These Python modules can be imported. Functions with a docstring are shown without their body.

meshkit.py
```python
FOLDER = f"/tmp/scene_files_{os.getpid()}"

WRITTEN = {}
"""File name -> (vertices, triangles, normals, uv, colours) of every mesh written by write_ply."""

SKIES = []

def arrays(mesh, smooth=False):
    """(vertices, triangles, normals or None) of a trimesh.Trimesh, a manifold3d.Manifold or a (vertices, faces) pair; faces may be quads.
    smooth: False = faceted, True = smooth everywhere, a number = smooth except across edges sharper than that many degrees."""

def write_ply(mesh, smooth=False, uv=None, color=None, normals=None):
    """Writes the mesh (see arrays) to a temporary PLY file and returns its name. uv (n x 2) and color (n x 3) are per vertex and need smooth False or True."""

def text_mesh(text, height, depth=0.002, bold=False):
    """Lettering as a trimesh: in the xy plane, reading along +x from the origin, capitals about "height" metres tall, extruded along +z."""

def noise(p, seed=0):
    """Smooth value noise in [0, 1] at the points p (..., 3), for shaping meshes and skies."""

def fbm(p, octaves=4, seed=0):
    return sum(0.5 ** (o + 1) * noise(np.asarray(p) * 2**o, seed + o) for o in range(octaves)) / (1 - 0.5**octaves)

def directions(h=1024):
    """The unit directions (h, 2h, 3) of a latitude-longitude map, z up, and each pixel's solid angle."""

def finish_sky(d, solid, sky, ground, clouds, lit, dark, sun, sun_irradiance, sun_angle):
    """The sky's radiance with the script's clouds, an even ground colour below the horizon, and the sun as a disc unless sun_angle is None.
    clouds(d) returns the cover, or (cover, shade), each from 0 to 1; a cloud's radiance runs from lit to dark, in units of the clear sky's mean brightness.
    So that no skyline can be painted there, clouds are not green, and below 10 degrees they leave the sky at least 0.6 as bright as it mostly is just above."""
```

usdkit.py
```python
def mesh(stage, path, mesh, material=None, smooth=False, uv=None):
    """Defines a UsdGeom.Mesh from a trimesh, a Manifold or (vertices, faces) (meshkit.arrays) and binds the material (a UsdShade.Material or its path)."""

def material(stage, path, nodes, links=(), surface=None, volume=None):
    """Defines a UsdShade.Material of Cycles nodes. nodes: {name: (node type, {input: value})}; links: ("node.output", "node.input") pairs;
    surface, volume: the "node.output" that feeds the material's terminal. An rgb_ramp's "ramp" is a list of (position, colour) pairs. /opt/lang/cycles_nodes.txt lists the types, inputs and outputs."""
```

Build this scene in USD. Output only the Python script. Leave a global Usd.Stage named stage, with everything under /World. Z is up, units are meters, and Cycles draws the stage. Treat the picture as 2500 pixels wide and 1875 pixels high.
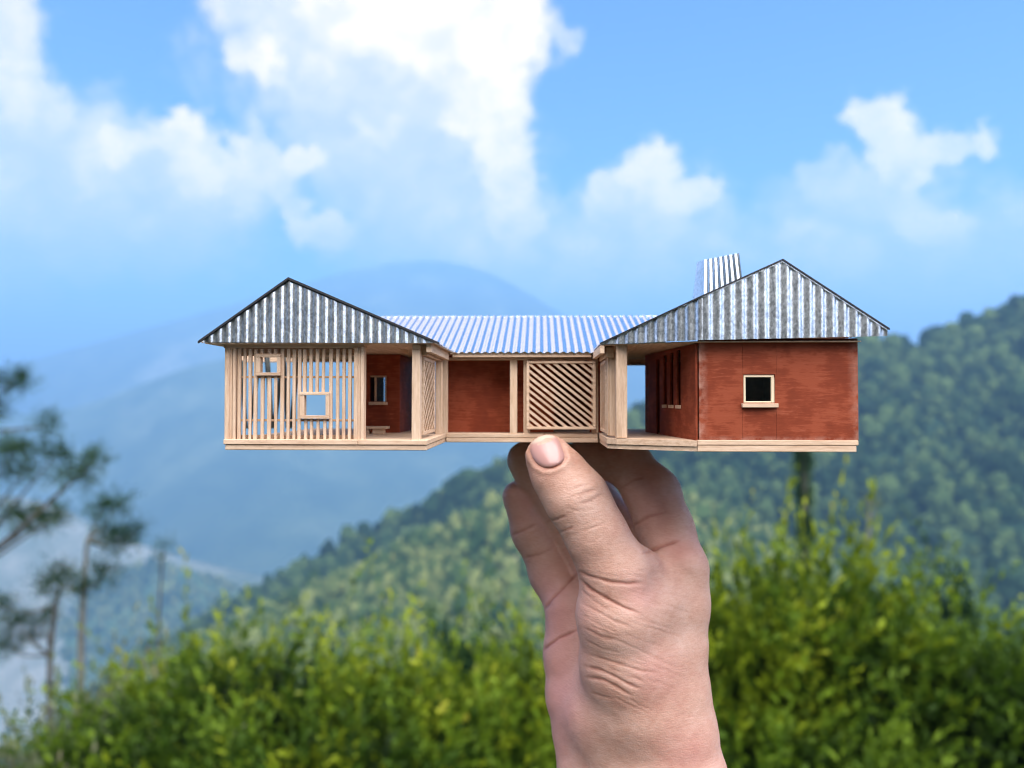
import math, random
import numpy as np, trimesh, manifold3d as m3, usdkit, meshkit
from pxr import Usd, UsdGeom, UsdLux, UsdShade, Gf, Sdf, Vt

rng = np.random.default_rng(7)
random.seed(7)
stage = Usd.Stage.CreateInMemory()
UsdGeom.SetStageUpAxis(stage, UsdGeom.Tokens.z)
UsdGeom.SetStageMetersPerUnit(stage, 1.0)
UsdGeom.Xform.Define(stage, '/World')
UsdGeom.Scope.Define(stage, '/World/Looks')

# ---------------------------------------------------------------- camera, sky, sun
CAM = np.array([0.0, 0.0, 1.6])
F = 1878.0                                   # focal length in pixels of a 2500-pixel-wide picture
cam = UsdGeom.Camera.Define(stage, '/World/camera')
cam.AddTranslateOp().Set(Gf.Vec3d(*CAM)); cam.AddRotateXOp().Set(90)
cam.CreateHorizontalApertureAttr(9.8); cam.CreateVerticalApertureAttr(7.35)
cam.CreateFocalLengthAttr(9.8 * F / 2500)
cam.CreateFStopAttr(2.5); cam.CreateFocusDistanceAttr(0.262)
cam.CreateClippingRangeAttr(Gf.Vec2f(0.01, 20000))
cam.CreateExposureAttr(3.45)

SUN_AZ, SUN_EL = math.radians(162), math.radians(56)      # from +y towards +x
sun = UsdLux.DistantLight.Define(stage, '/World/sun')
sun.CreateIntensityAttr(0.4); sun.CreateNormalizeAttr(True); sun.CreateAngleAttr(100.0); sun.CreateColorAttr(Gf.Vec3f(1, 0.95, 0.88))
sun.AddRotateZOp().Set(-math.degrees(SUN_AZ)); sun.AddRotateXOp().Set(-(90 - math.degrees(SUN_EL)))
# light shines along -z: tilted so that it comes from azimuth SUN_AZ, elevation SUN_EL


def azel(px, py):
    d = np.array([(px - 1250) / F, 1.0, -(py - 937.5) / F]); d /= np.linalg.norm(d)
    return math.atan2(d[0], d[1]), math.asin(d[2])


def make_sky():
    N, K = {}, []
    N['tc'] = ('texture_coordinate', {})
    N['sky'] = ('sky_texture', {'sky_type': 'single_scattering', 'sun_disc': False, 'sun_elevation': SUN_EL, 'sun_rotation': SUN_AZ, 'altitude': 1500.0, 'air_density': 1.0, 'aerosol_density': 0.6, 'ozone_density': 1.5})
    N['sep'] = ('separate_xyz', {}); K.append(('tc.generated', 'sep.vector'))
    N['az'] = ('math', {'math_type': 'arctan2'}); K += [('sep.x', 'az.value1'), ('sep.y', 'az.value2')]
    N['el'] = ('math', {'math_type': 'arcsine'}); K.append(('sep.z', 'el.value1'))
    N['ae'] = ('combine_xyz', {'z': 0.0}); K += [('az.value', 'ae.x'), ('el.value', 'ae.y')]
    # billows: the position is pushed about by noise at three sizes
    last = 'ae.vector'
    for i, (sc, am) in enumerate(((9.0, 0.030), (24.0, 0.022), (60.0, 0.014), (150.0, 0.006))):
        N[f'n{i}'] = ('noise_texture', {'scale': sc, 'detail': 3.0, 'roughness': 0.55}); K.append(('ae.vector', f'n{i}.vector'))
        N[f's{i}'] = ('vector_math', {'math_type': 'subtract', 'vector2': (0.5, 0.5, 0.5)}); K.append((f'n{i}.color', f's{i}.vector1'))
        N[f'm{i}'] = ('vector_math', {'math_type': 'scale', 'scale': am * 2}); K.append((f's{i}.vector', f'm{i}.vector1'))
        N[f'a{i}'] = ('vector_math', {'math_type': 'add'}); K += [(last, f'a{i}.vector1'), (f'm{i}.vector', f'a{i}.vector2')]
        last = f'a{i}.vector'
    N['er'] = ('noise_texture', {'scale': 16.0, 'detail': 8.0, 'roughness': 0.62}); K.append(('ae.vector', 'er.vector'))
    N['er2'] = ('math', {'math_type': 'multiply_add', 'value2': 1.15, 'value3': -0.70}); K.append(('er.fac', 'er2.value1'))
    # cloud lumps: (x, y, half width, half height, brightness, density)
    B = CLOUDS
    cov, wsum = None, None
    for i, (px, py, sx, sy, br, op) in enumerate(B):
        a, e = azel(px, py)
        kx, ky = F / sx * (1 + ((px - 1250) / F) ** 2) ** 1.0, F / sy
        N[f'bm{i}'] = ('vector_math', {'math_type': 'multiply_add', 'vector2': (kx, ky, 0), 'vector3': (-a * kx, -e * ky, 0)}); K.append((last, f'bm{i}.vector1'))
        N[f'bl{i}'] = ('vector_math', {'math_type': 'length'}); K.append((f'bm{i}.vector', f'bl{i}.vector1'))
        N[f'bv{i}'] = ('map_range', {'range_type': 'smoothstep', 'from_min': 1.35 if br < .6 else 1.26, 'from_max': 0.45 if br < .6 else 0.55, 'to_min': 0.0, 'to_max': op, 'clamp': True}); K.append((f'be{i}.value', f'bv{i}.value'))
        N[f'be{i}'] = ('math', {'math_type': 'add'}); K += [(f'bl{i}.value', f'be{i}.value1'), ('er2.value', f'be{i}.value2')]
        # transmittance product and brightness painted over in order
        if cov is None:
            N[f'c{i}'] = ('math', {'math_type': 'multiply', 'value2': 1.0}); K.append((f'bv{i}.result', f'c{i}.value1'))
            N[f'w{i}'] = ('value', {'value': br})
            cov, wsum = f'c{i}.value', f'w{i}.value'
        else:
            N[f'ci{i}'] = ('math', {'math_type': 'subtract', 'value1': 1.0}); K.append((cov, f'ci{i}.value2'))
            N[f'c{i}'] = ('math', {'math_type': 'multiply_add'}); K += [(f'ci{i}.value', f'c{i}.value1'), (f'bv{i}.result', f'c{i}.value2'), (cov, f'c{i}.value3')]
            N[f'd{i}'] = ('math', {'math_type': 'subtract', 'value1': br}); K.append((wsum, f'd{i}.value2'))
            N[f'w{i}'] = ('math', {'math_type': 'multiply_add'}); K += [(f'd{i}.value', f'w{i}.value1'), (f'bv{i}.result', f'w{i}.value2'), (wsum, f'w{i}.value3')]
            cov, wsum = f'c{i}.value', f'w{i}.value'
    # scattered cumulus over the rest of the sky, out of the picture
    N['gn'] = ('noise_texture', {'scale': 3.2, 'detail': 7.0, 'roughness': 0.55}); K.append(('tc.generated', 'gn.vector'))
    N['gr'] = ('map_range', {'range_type': 'smoothstep', 'from_min': 0.44, 'from_max': 0.58, 'to_min': 0.0, 'to_max': 0.92, 'clamp': True}); K.append(('gn.fac', 'gr.value'))
    N['fy'] = ('map_range', {'range_type': 'smoothstep', 'from_min': 0.62, 'from_max': 0.4, 'to_min': 0.0, 'to_max': 1.0, 'clamp': True}); K.append(('sep.y', 'fy.value'))
    N['gg'] = ('math', {'math_type': 'multiply'}); K += [('gr.result', 'gg.value1'), ('fy.result', 'gg.value2')]
    N['call'] = ('math', {'math_type': 'maximum'}); K += [(cov, 'call.value1'), ('gg.value', 'call.value2')]
    # soft inner modelling of the clouds
    N['tn'] = ('noise_texture', {'scale': 17.0, 'detail': 6.0, 'roughness': 0.58}); K.append((last, 'tn.vector'))
    N['tr'] = ('map_range', {'from_min': 0.36, 'from_max': 0.64, 'to_min': -0.26, 'to_max': 0.24, 'clamp': True}); K.append(('tn.fac', 'tr.value'))
    N['tt'] = ('math', {'math_type': 'add'}); K += [(wsum, 'tt.value1'), ('tr.result', 'tt.value2')]
    N['ramp'] = ('rgb_ramp', {'ramp': [(0.0, CLOUD_DARK), (0.5, CLOUD_MID), (1.0, CLOUD_LIT)]}); K.append(('tt.value', 'ramp.fac'))
    N['tint'] = ('mix', {'mix_type': 'multiply', 'fac': 1.0, 'color2': SKY_TINT}); K.append(('sky.color', 'tint.color1'))
    N['mix'] = ('mix', {'mix_type': 'mix'}); K += [('call.value', 'mix.fac'), ('tint.color', 'mix.color1'), ('ramp.color', 'mix.color2')]
    N['bg'] = ('background_shader', {'strength': 0.05}); K.append(('mix.color', 'bg.color'))
    return usdkit.material(stage, '/World/Looks/sky', N, K, surface='bg.background')


SKY_TINT = (0.10, 0.235, 0.42)
CLOUD_LIT, CLOUD_MID, CLOUD_DARK = (3.9, 2.9, 2.5), (2.3, 1.95, 2.05), (1.5, 1.42, 1.8)
CLOUDS = [
    # pale banks low down
    (1800, 700, 760, 150, 0.55, 0.7), (1330, 640, 220, 120, 0.55, 0.75), (2350, 670, 480, 150, 0.55, 0.6), (2150, 550, 270, 110, 0.55, 0.6), (1570, 560, 190, 140, 0.6, 0.85),
    (260, 520, 380, 130, 0.45, 0.8), (0, 520, 260, 190, 0.45, 0.75),
    (850, -120, 360, 190, 0.9, 0.95), (1010, -280, 380, 190, 0.95, 0.95), (640, -330, 300, 160, 0.8, 0.9),
    # large central cloud: grey body first, bright right edge after
    (900, 120, 320, 210, 0.48, 0.95), (1000, 360, 260, 200, 0.42, 0.92), (1090, 520, 200, 130, 0.45, 0.9), (720, 60, 170, 100, 0.45, 0.8), (1040, 620, 240, 60, 0.35, 0.5),
    (1000, 40, 260, 90, 0.95, 0.85), (1230, 90, 110, 110, 0.95, 0.95), (1180, 230, 110, 100, 0.85, 0.9), (1220, 320, 80, 80, 1.0, 0.95), (1230, 430, 70, 90, 0.95, 0.9), (1260, 530, 60, 70, 0.9, 0.9), (1200, 590, 90, 60, 0.7, 0.8),
    (930, 300, 70, 40, 0.7, 0.6), (600, 140, 60, 50, 0.75, 0.75), (660, 185, 50, 35, 0.7, 0.7), (1370, 105, 45, 18, 0.6, 0.5),
    # left bank
    (20, 60, 90, 110, 0.75, 0.85), (50, 190, 90, 70, 0.7, 0.85), (90, 270, 80, 60, 0.75, 0.9), (200, 400, 210, 130, 0.58, 0.95), (360, 430, 230, 110, 0.55, 0.95), (90, 430, 130, 110, 0.5, 0.9), (560, 450, 140, 90, 0.55, 0.85),
    (300, 350, 60, 40, 0.95, 0.9), (420, 330, 75, 45, 1.0, 0.95), (450, 390, 60, 60, 0.8, 0.9), (530, 390, 40, 65, 0.85, 0.9), (630, 390, 60, 65, 0.85, 0.9), (600, 450, 40, 50, 0.7, 0.8), (690, 430, 35, 55, 0.75, 0.8), (740, 380, 50, 28, 0.95, 0.9), (790, 570, 75, 50, 0.85, 0.85), (730, 520, 35, 55, 0.75, 0.8), (400, 500, 130, 35, 0.45, 0.7),
    # right heads
    (1590, 400, 70, 55, 0.95, 0.9), (1470, 450, 35, 40, 0.85, 0.8), (1600, 480, 110, 60, 0.75, 0.85), (1690, 470, 55, 45, 0.9, 0.9),
    (2160, 310, 75, 60, 0.95, 0.95), (2190, 390, 70, 60, 0.85, 0.9), (2100, 290, 40, 45, 0.9, 0.9), (2310, 350, 70, 35, 0.9, 0.9), (2400, 365, 40, 30, 0.9, 0.85), (2010, 440, 65, 45, 0.65, 0.55), (2130, 480, 130, 50, 0.6, 0.7), (2300, 540, 80, 35, 0.75, 0.75), (1930, 570, 50, 25, 0.75, 0.5),
]
sky = UsdLux.DomeLight.Define(stage, '/World/sky')
UsdShade.MaterialBindingAPI.Apply(sky.GetPrim()).Bind(make_sky())

# ---------------------------------------------------------------- helpers
used = {}


def free(path):
    n = used.get(path, 0); used[path] = n + 1
    return path if n == 0 else f'{path}_{n:03d}'


def tag(p, label=None, cat=None, group=None, kind=None):
    p = p.GetPrim() if hasattr(p, 'GetPrim') else p
    for k, v in (('label', label), ('category', cat), ('group', group), ('kind', kind)):
        if v: p.SetCustomDataByKey(k, v)
    return p


tag(sky, 'blue sky with large white cumulus clouds above the mountains', 'sky', kind='structure')


def obj(name, mesh, mat, parent='/World', smooth=False, label=None, kind=None):
    parent = str(parent.GetPath()) if hasattr(parent, 'GetPath') else parent
    m = usdkit.mesh(stage, free(f'{parent}/{name}'), mesh, mat, smooth=smooth)
    m.CreateDoubleSidedAttr(True)
    if label: tag(m, label)
    if kind: tag(m, kind=kind)
    return m


def thing(name, label, cat, loc=(0, 0, 0), group=None):
    x = UsdGeom.Xform.Define(stage, free('/World/' + name))
    x.AddTranslateOp().Set(Gf.Vec3d(*map(float, loc)))
    tag(x, label, cat, group)
    return x


def mat(name, nodes, links=(), surface='p.BSDF', volume=None):
    return usdkit.material(stage, '/World/Looks/' + name, nodes, links, surface=surface, volume=volume)


def pix(px, py, dist):
    """The point at the distance DIST (metres along the view axis) on the ray of a pixel."""
    return CAM + dist * np.array([(px - 1250) / F, 1.0, -(py - 937.5) / F])


# ---------------------------------------------------------------- materials
def wood(name, stretch, base=((0.46, 0.295, 0.19), (0.61, 0.425, 0.29), (0.71, 0.53, 0.385))):
    return mat(name, {
        'tc': ('texture_coordinate', {}), 'oi': ('object_info', {}),
        'mp': ('mapping', {'scale': stretch}), 'off': ('vector_math', {'math_type': 'add'}),
        'sc': ('vector_math', {'math_type': 'scale', 'scale': 3.0}), 'cx': ('combine_xyz', {}),
        'n1': ('noise_texture', {'scale': 1.0, 'detail': 5.0, 'roughness': 0.6}),
        'n2': ('noise_texture', {'scale': 4.5, 'detail': 2.0, 'roughness': 0.5}),
        'mx': ('math', {'math_type': 'multiply_add', 'value2': 0.35}), 'rnd': ('math', {'math_type': 'multiply_add', 'value2': 0.16, 'value3': -0.26}),
        'r': ('rgb_ramp', {'ramp': [(0.25, base[0]), (0.5, base[1]), (0.78, base[2])]}),
        'sum': ('math', {'math_type': 'add'}),
        'b': ('bump', {'strength': 0.35, 'distance': 0.00012}),
        'p': ('principled_bsdf', {'roughness': 0.75, 'specular_ior_level': 0.25})},
        [('tc.object', 'mp.vector'), ('oi.random', 'cx.x'), ('cx.vector', 'sc.vector1'), ('mp.vector', 'off.vector1'), ('sc.vector', 'off.vector2'),
         ('off.vector', 'n1.vector'), ('off.vector', 'n2.vector'), ('n2.fac', 'mx.value1'), ('n1.fac', 'mx.value3'),
         ('oi.random', 'rnd.value1'), ('mx.value', 'sum.value1'), ('rnd.value', 'sum.value2'), ('sum.value', 'r.fac'),
         ('r.color', 'p.base_color'), ('mx.value', 'b.height'), ('b.normal', 'p.normal')])


wood_x = wood('basswood_along', (90, 900, 900))
wood_z = wood('basswood_upright', (900, 900, 90))
wood_y = wood('basswood_deep', (900, 90, 900))


def stained(name, stretch, worn=False):
    extra_n, extra_l, end = {}, [], 'mix.color'
    if worn:                                                  # stain rubbed off towards the left and bottom edges and in one patch
        end = 'mix2.color'
        extra_n = {'sx': ('separate_xyz', {}), 'ex': ('map_range', {'from_min': 0.0595, 'from_max': 0.0562, 'to_min': 0.0, 'to_max': 0.75, 'clamp': True}), 'ez': ('map_range', {'from_min': 0.0052, 'from_max': 0.0036, 'to_min': 0.0, 'to_max': 0.5, 'clamp': True}),
                   'er': ('map_range', {'from_min': 0.1035, 'from_max': 0.1068, 'to_min': 0.0, 'to_max': 0.35, 'clamp': True}), 'em': ('math', {'math_type': 'maximum'}), 'em2': ('math', {'math_type': 'maximum'}), 'nn': ('noise_texture', {'scale': 260.0, 'detail': 5.0, 'roughness': 0.65}), 'nr': ('map_range', {'from_min': 0.40, 'from_max': 0.60, 'to_min': 0.0, 'to_max': 1.0, 'clamp': True}),
                   'ef': ('math', {'math_type': 'multiply'}), 'mix2': ('mix', {'color2': (0.50, 0.27, 0.20)})}
        extra_l = [('tc.object', 'sx.vector'), ('sx.x', 'ex.value'), ('sx.z', 'ez.value'), ('sx.x', 'er.value'), ('ex.result', 'em.value1'), ('ez.result', 'em.value2'), ('em.value', 'em2.value1'), ('er.result', 'em2.value2'), ('tc.object', 'nn.vector'), ('nn.fac', 'nr.value'), ('em2.value', 'ef.value1'), ('nr.result', 'ef.value2'),
                   ('mix.color', 'mix2.color1'), ('ef.value', 'mix2.fac')]
    return mat(name, {
        **extra_n,
        'tc': ('texture_coordinate', {}), 'mp': ('mapping', {'scale': stretch}),
        'n1': ('noise_texture', {'scale': 1.0, 'detail': 6.0, 'roughness': 0.65, 'distortion': 0.6}),
        'n2': ('noise_texture', {'scale': 110.0, 'detail': 3.0, 'roughness': 0.55}),
        'n3': ('noise_texture', {'scale': 5.0, 'detail': 3.0, 'roughness': 0.6}),
        'a': ('math', {'math_type': 'multiply_add', 'value2': 0.75}), 'a2': ('math', {'math_type': 'multiply_add', 'value2': 0.4}),
        'r': ('rgb_ramp', {'ramp': [(0.62, (0.15, 0.028, 0.012)), (0.90, (0.215, 0.041, 0.016)), (0.99, (0.275, 0.060, 0.026))]}),
        'm': ('math', {'math_type': 'multiply', 'value2': 0.84}),
        'wear': ('rgb_ramp', {'ramp': [(0.60, (0, 0, 0)), (0.82, (1, 1, 1))]}),
        'wf': ('math', {'math_type': 'multiply', 'value2': 0.32}),
        'mix': ('mix', {'color2': (0.46, 0.18, 0.115)}),
        'b': ('bump', {'strength': 0.4, 'distance': 0.00015}),
        'p': ('principled_bsdf', {'roughness': 0.65, 'specular_ior_level': 0.15})},
        [('tc.object', 'mp.vector'), ('mp.vector', 'n1.vector'), ('tc.object', 'n2.vector'), ('mp.vector', 'n3.vector'),
         ('n1.fac', 'a.value1'), ('n2.fac', 'a.value3'), ('n3.fac', 'a2.value1'), ('a.value', 'a2.value3'), ('a2.value', 'm.value1'), ('m.value', 'r.fac'),
         ('n1.fac', 'wear.fac'), ('wear.color', 'wf.value1'), ('wf.value', 'mix.fac'), ('r.color', 'mix.color1'), (end, 'p.base_color'),
         ('n1.fac', 'b.height'), ('b.normal', 'p.normal')] + extra_l)


red_wood = stained('red_stained_wood', (150, 900, 1500))
red_wood_worn = stained('red_stained_wood_worn', (150, 900, 1500), True)
red_wood_deep = stained('red_stained_wood_deep', (700, 110, 850))

def galvanised(name, r0, r1, bump, tones=((0.46, 0.48, 0.50), (0.66, 0.68, 0.70), (0.84, 0.86, 0.88))):
    return mat(name, {
        'tc': ('texture_coordinate', {}), 'n': ('noise_texture', {'scale': 1300.0, 'detail': 3.0, 'roughness': 0.7}),
        'v': ('voronoi_texture', {'scale': 900.0}), 'mp': ('mapping', {'scale': (1.0, 1.0, 0.6)}),
        'mx': ('math', {'math_type': 'multiply_add', 'value2': 0.5}), 'sx': ('separate_xyz', {}),
        'r': ('rgb_ramp', {'ramp': [(0.40, tones[0]), (0.7, tones[1]), (1.0, tones[2])]}),
        'rr': ('map_range', {'from_min': 0.35, 'from_max': 0.65, 'to_min': r0, 'to_max': r1, 'clamp': True}),
        'b': ('bump', {'strength': bump, 'distance': 0.0001}), 'p': ('principled_bsdf', {'metallic': 1.0})},
        [('tc.object', 'mp.vector'), ('mp.vector', 'n.vector'), ('mp.vector', 'v.vector'), ('v.color', 'sx.vector'), ('sx.x', 'mx.value1'), ('n.fac', 'mx.value3'), ('mx.value', 'r.fac'),
         ('r.color', 'p.base_color'), ('n.fac', 'rr.value'), ('rr.result', 'p.roughness'), ('n.fac', 'b.height'), ('b.normal', 'p.normal')])


steel = galvanised('galvanised_steel', 0.30, 0.37, 0.004)
roof_steel = galvanised('bright_roof_steel', 0.15, 0.17, 0.0, ((0.72, 0.74, 0.76), (0.78, 0.80, 0.82), (0.82, 0.84, 0.86)))
dark_steel = mat('dark_steel_edge', {'p': ('principled_bsdf', {'base_color': (0.045, 0.045, 0.05), 'metallic': 0.6, 'roughness': 0.5})})
strut_steel = mat('strut_steel', {'p': ('principled_bsdf', {'base_color': (0.10, 0.105, 0.10), 'metallic': 0.8, 'roughness': 0.35})})
glass = mat('window_glass', {'t': ('transparent_bsdf', {'color': (0.75, 0.8, 0.85)}), 'g': ('glossy_bsdf', {'roughness': 0.02}), 'f': ('fresnel', {'IOR': 1.5}), 'm': ('mix_closure', {})},
            [('f.fac', 'm.fac'), ('t.BSDF', 'm.closure1'), ('g.BSDF', 'm.closure2')], surface='m.closure')

# ---------------------------------------------------------------- the model house
# Model frame in millimetres: X right, Y away from the front, Z up; the eye is at (0, -250, 0).
D0 = 250.0
ey = np.array([68, F, -40.0]); ey /= np.linalg.norm(ey)
ex = np.array([F, -68, 0.0]); ex /= np.linalg.norm(ex)
ez = np.cross(ex, ey)
R = np.stack([ex, ey, ez], 1)


def at(px, py, Y):
    d = R.T @ np.array([(px - 1250) / F, 1, -(py - 937.5) / F])
    p = d * ((Y + D0) / d[1])
    return p[0], p[2]


BASE = np.array([-5.0, 50.0, -16.4])
house = UsdGeom.Xform.Define(stage, free('/World/model_house'))
origin = CAM + R @ (BASE + [0, D0, 0]) / 1000
M4 = np.eye(4); M4[:3, :3] = R; M4[:3, 3] = origin
house.AddTransformOp().Set(Gf.Matrix4d(*M4.T.ravel().tolist()))
tag(house, 'small wooden model house with corrugated metal roofs, held up in the hand', 'model house')
HP = house.GetPath()


def mm(mesh):
    if hasattr(mesh, 'to_mesh'):
        k = mesh.to_mesh(); mesh = trimesh.Trimesh(k.vert_properties[:, :3], k.tri_verts, process=False)
    mesh = mesh.copy(); mesh.vertices = (np.asarray(mesh.vertices) - BASE) / 1000
    return mesh


def part(name, mesh, material, parent=None, smooth=False, label=None):
    if isinstance(mesh, list): mesh = trimesh.util.concatenate(mesh)
    return obj(name, mm(mesh), material, parent or house, smooth, label)


def box(x0, x1, y0, y1, z0, z1, c=0.12, jit=0.0):
    """A box with chamfered edges; JIT moves its corners a little, as hand-cut strips do."""
    lo, hi = np.minimum([x0, y0, z0], [x1, y1, z1]), np.maximum([x0, y0, z0], [x1, y1, z1])
    c = min(c, 0.3 * (hi - lo).min())
    pts = []
    for s in np.ndindex(2, 2, 2):
        corner = np.where(s, hi, lo).astype(float); inn = np.where(s, -c, c)
        if jit: corner = corner + rng.uniform(-jit, jit, 3)
        for k in range(3):
            p = corner + inn; p[k] = corner[k]; pts.append(p)
    return trimesh.convex.convex_hull(np.array(pts))


def front(px0, px1, py0, py1, Y, thick, c=0.12, jit=0.0):
    """A strip whose front face at depth Y covers the given picture rectangle."""
    x0, z1 = at(px0, (py0 + py1) / 2, Y)[0], at((px0 + px1) / 2, py0, Y)[1]
    x1, z0 = at(px1, (py0 + py1) / 2, Y)[0], at((px0 + px1) / 2, py1, Y)[1]
    return box(x0, x1, Y, Y + thick, z0, z1, c, jit)


def prism(poly, z0, z1):
    cs = m3.CrossSection([np.asarray(poly, float)], m3.FillRule.NonZero)
    k = m3.Manifold.extrude(cs, z1 - z0).translate([0, 0, z0]).to_mesh()
    return trimesh.Trimesh(k.vert_properties[:, :3], k.tri_verts, process=False)


def wall(A, B, z0, z1, thick, holes=()):
    """An upright wall from A to B (plan), its face on the left of A>B looking down; holes are (s0, s1, z0, z1) along it."""
    A, B = np.array(A, float), np.array(B, float); n = np.linalg.norm(B - A); u = (B - A) / n
    k = m3.Manifold.cube([n, thick, z1 - z0]).translate([0, 0, z0])
    for s0, s1, a, b in holes: k -= m3.Manifold.cube([s1 - s0, thick + 4, b - a]).translate([s0, -2, a])
    q = k.to_mesh(); v = q.vert_properties[:, :3].copy()
    w = np.stack([A[0] + u[0] * v[:, 0] - u[1] * v[:, 1], A[1] + u[1] * v[:, 0] + u[0] * v[:, 1], v[:, 2]], 1)
    return trimesh.Trimesh(w, q.tri_verts, process=False)


FT, FB, EV = -12.9, -16.4, 18.4                    # floor top, underside, eave
# floors: two glued boards each
lx0, lx1 = -104.2, -36.7
part('base_board', box(lx0, -59.6, 0, 100, -14.6, FT, 0.2), wood_x)
part('base_board', box(-59.5, lx1, 0, 100, -14.62, FT - 0.02, 0.2), wood_x)
part('base_board', box(lx0 + 0.4, lx1 - 0.3, 0.5, 99.5, FB, -14.68, 0.2), wood_x)
part('base_board', box(lx1 + 0.05, 1.7, 50, 110, -14.6, FT - 0.05, 0.2), wood_x)
part('base_board', box(1.8, 22.5, 50.2, 110, -14.62, FT - 0.07, 0.2), wood_x)
part('base_board', box(lx1 + 0.05, 22.6, 50.05, 109, FB, -14.68, 0.2), wood_x)
rp = [(23.0, 100), (23.0, 48), (22.9, 15), (26.0, 11.2), (50.6, 0.0), (50.6, 100)]
part('base_board', prism(rp, -14.8, FT), wood_x)
part('base_board', prism([(x + 0.3 * (x < 30), y + 0.5 * (y < 20)) for x, y in rp], FB, -14.86), wood_x)
part('base_board', box(50.75, 101.8, 0, 100, -14.4, -12.75, 0.2), wood_x)
part('base_board', box(50.75, 101.2, 0.15, 100, FB - 0.1, -14.45, 0.2), wood_x)

# ---- left wing: slatted screen with two small window frames
def post(px0, px1, py0, py1, Y, t=3.6): return part('post', front(px0, px1, py0, py1, Y, t, 0.15, 0.05), wood_z)


post(548, 559, 849.6, 1077, 1.0); post(559.4, 567, 849.8, 1077.5, 1.7); post(567.4, 574, 849.6, 1077, 1.2)
post(863, 873, 848, 1077, 1.0); post(873.3, 880, 850, 1077, 1.3); post(880.3, 888, 846, 1076, 1.0)
rails = [front(574, 863, 917.8, 923.2, 3.2, 0.9), front(574, 863, 1023.2, 1029, 3.2, 0.9), front(574, 863, 1062, 1076.5, 5.0, 1.2)]
screen = part('slat_screen', rails, wood_x)
xs = lambda a: 480 + a / 3.6075
top, bot = 851.5, 1075
for a in (370, 418, 466, 513, 752, 800, 857, 902, 1180, 1237, 1293, 1347):
    px, w = xs(a) + rng.uniform(-.4, .4), 3.6 + rng.uniform(-.3, .4)
    part('slat', front(px - w, px + w, top + rng.uniform(-1, 1), bot + rng.uniform(-1.2, 1), 1.9 + rng.uniform(-.1, .1), 1.2, 0.1, 0.12), wood_z, screen)
for a, b, p0, p1 in ((573, 573, top, 866), (636, 640, top, 866), (692, 692, top, 866), (572, 578, 917, bot), (634, 638, 917, bot), (692, 694, 917, bot),
                     (948, 950, top, 958), (1003, 1006, top, 958), (1058, 1062, top, 958), (1110, 1118, top, 958), (956, 954, 1022, bot), (1006, 1008, 1022, bot), (1064, 1067, 1022, bot), (1125, 1127, 1022, bot)):
    px, w = xs((a + b) / 2), 3.5 + rng.uniform(-.3, .4)
    part('slat', front(px - w, px + w, p0 + rng.uniform(-1, 1), p1 + rng.uniform(-1, 1), 1.9, 1.1, 0.1, 0.12), wood_z, screen)


def frame4(name, o, i, Y, t, parent, material_h=None):
    """Four bars between an outer and an inner picture rectangle."""
    (a0, b0, a1, b1), (c0, d0, c1, d1) = o, i
    for bar, mt in ((front(a0, a1, b0, d0, Y - 0.15, t), wood_x), (front(a0, a1, d1, b1, Y - 0.15, t), wood_x), (front(a0, c0, d0 + .3, d1 - .3, Y, t), wood_z), (front(c1, a1, d0 + .3, d1 - .3, Y, t), wood_z)):
        part(name, bar, mt, parent)


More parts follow.
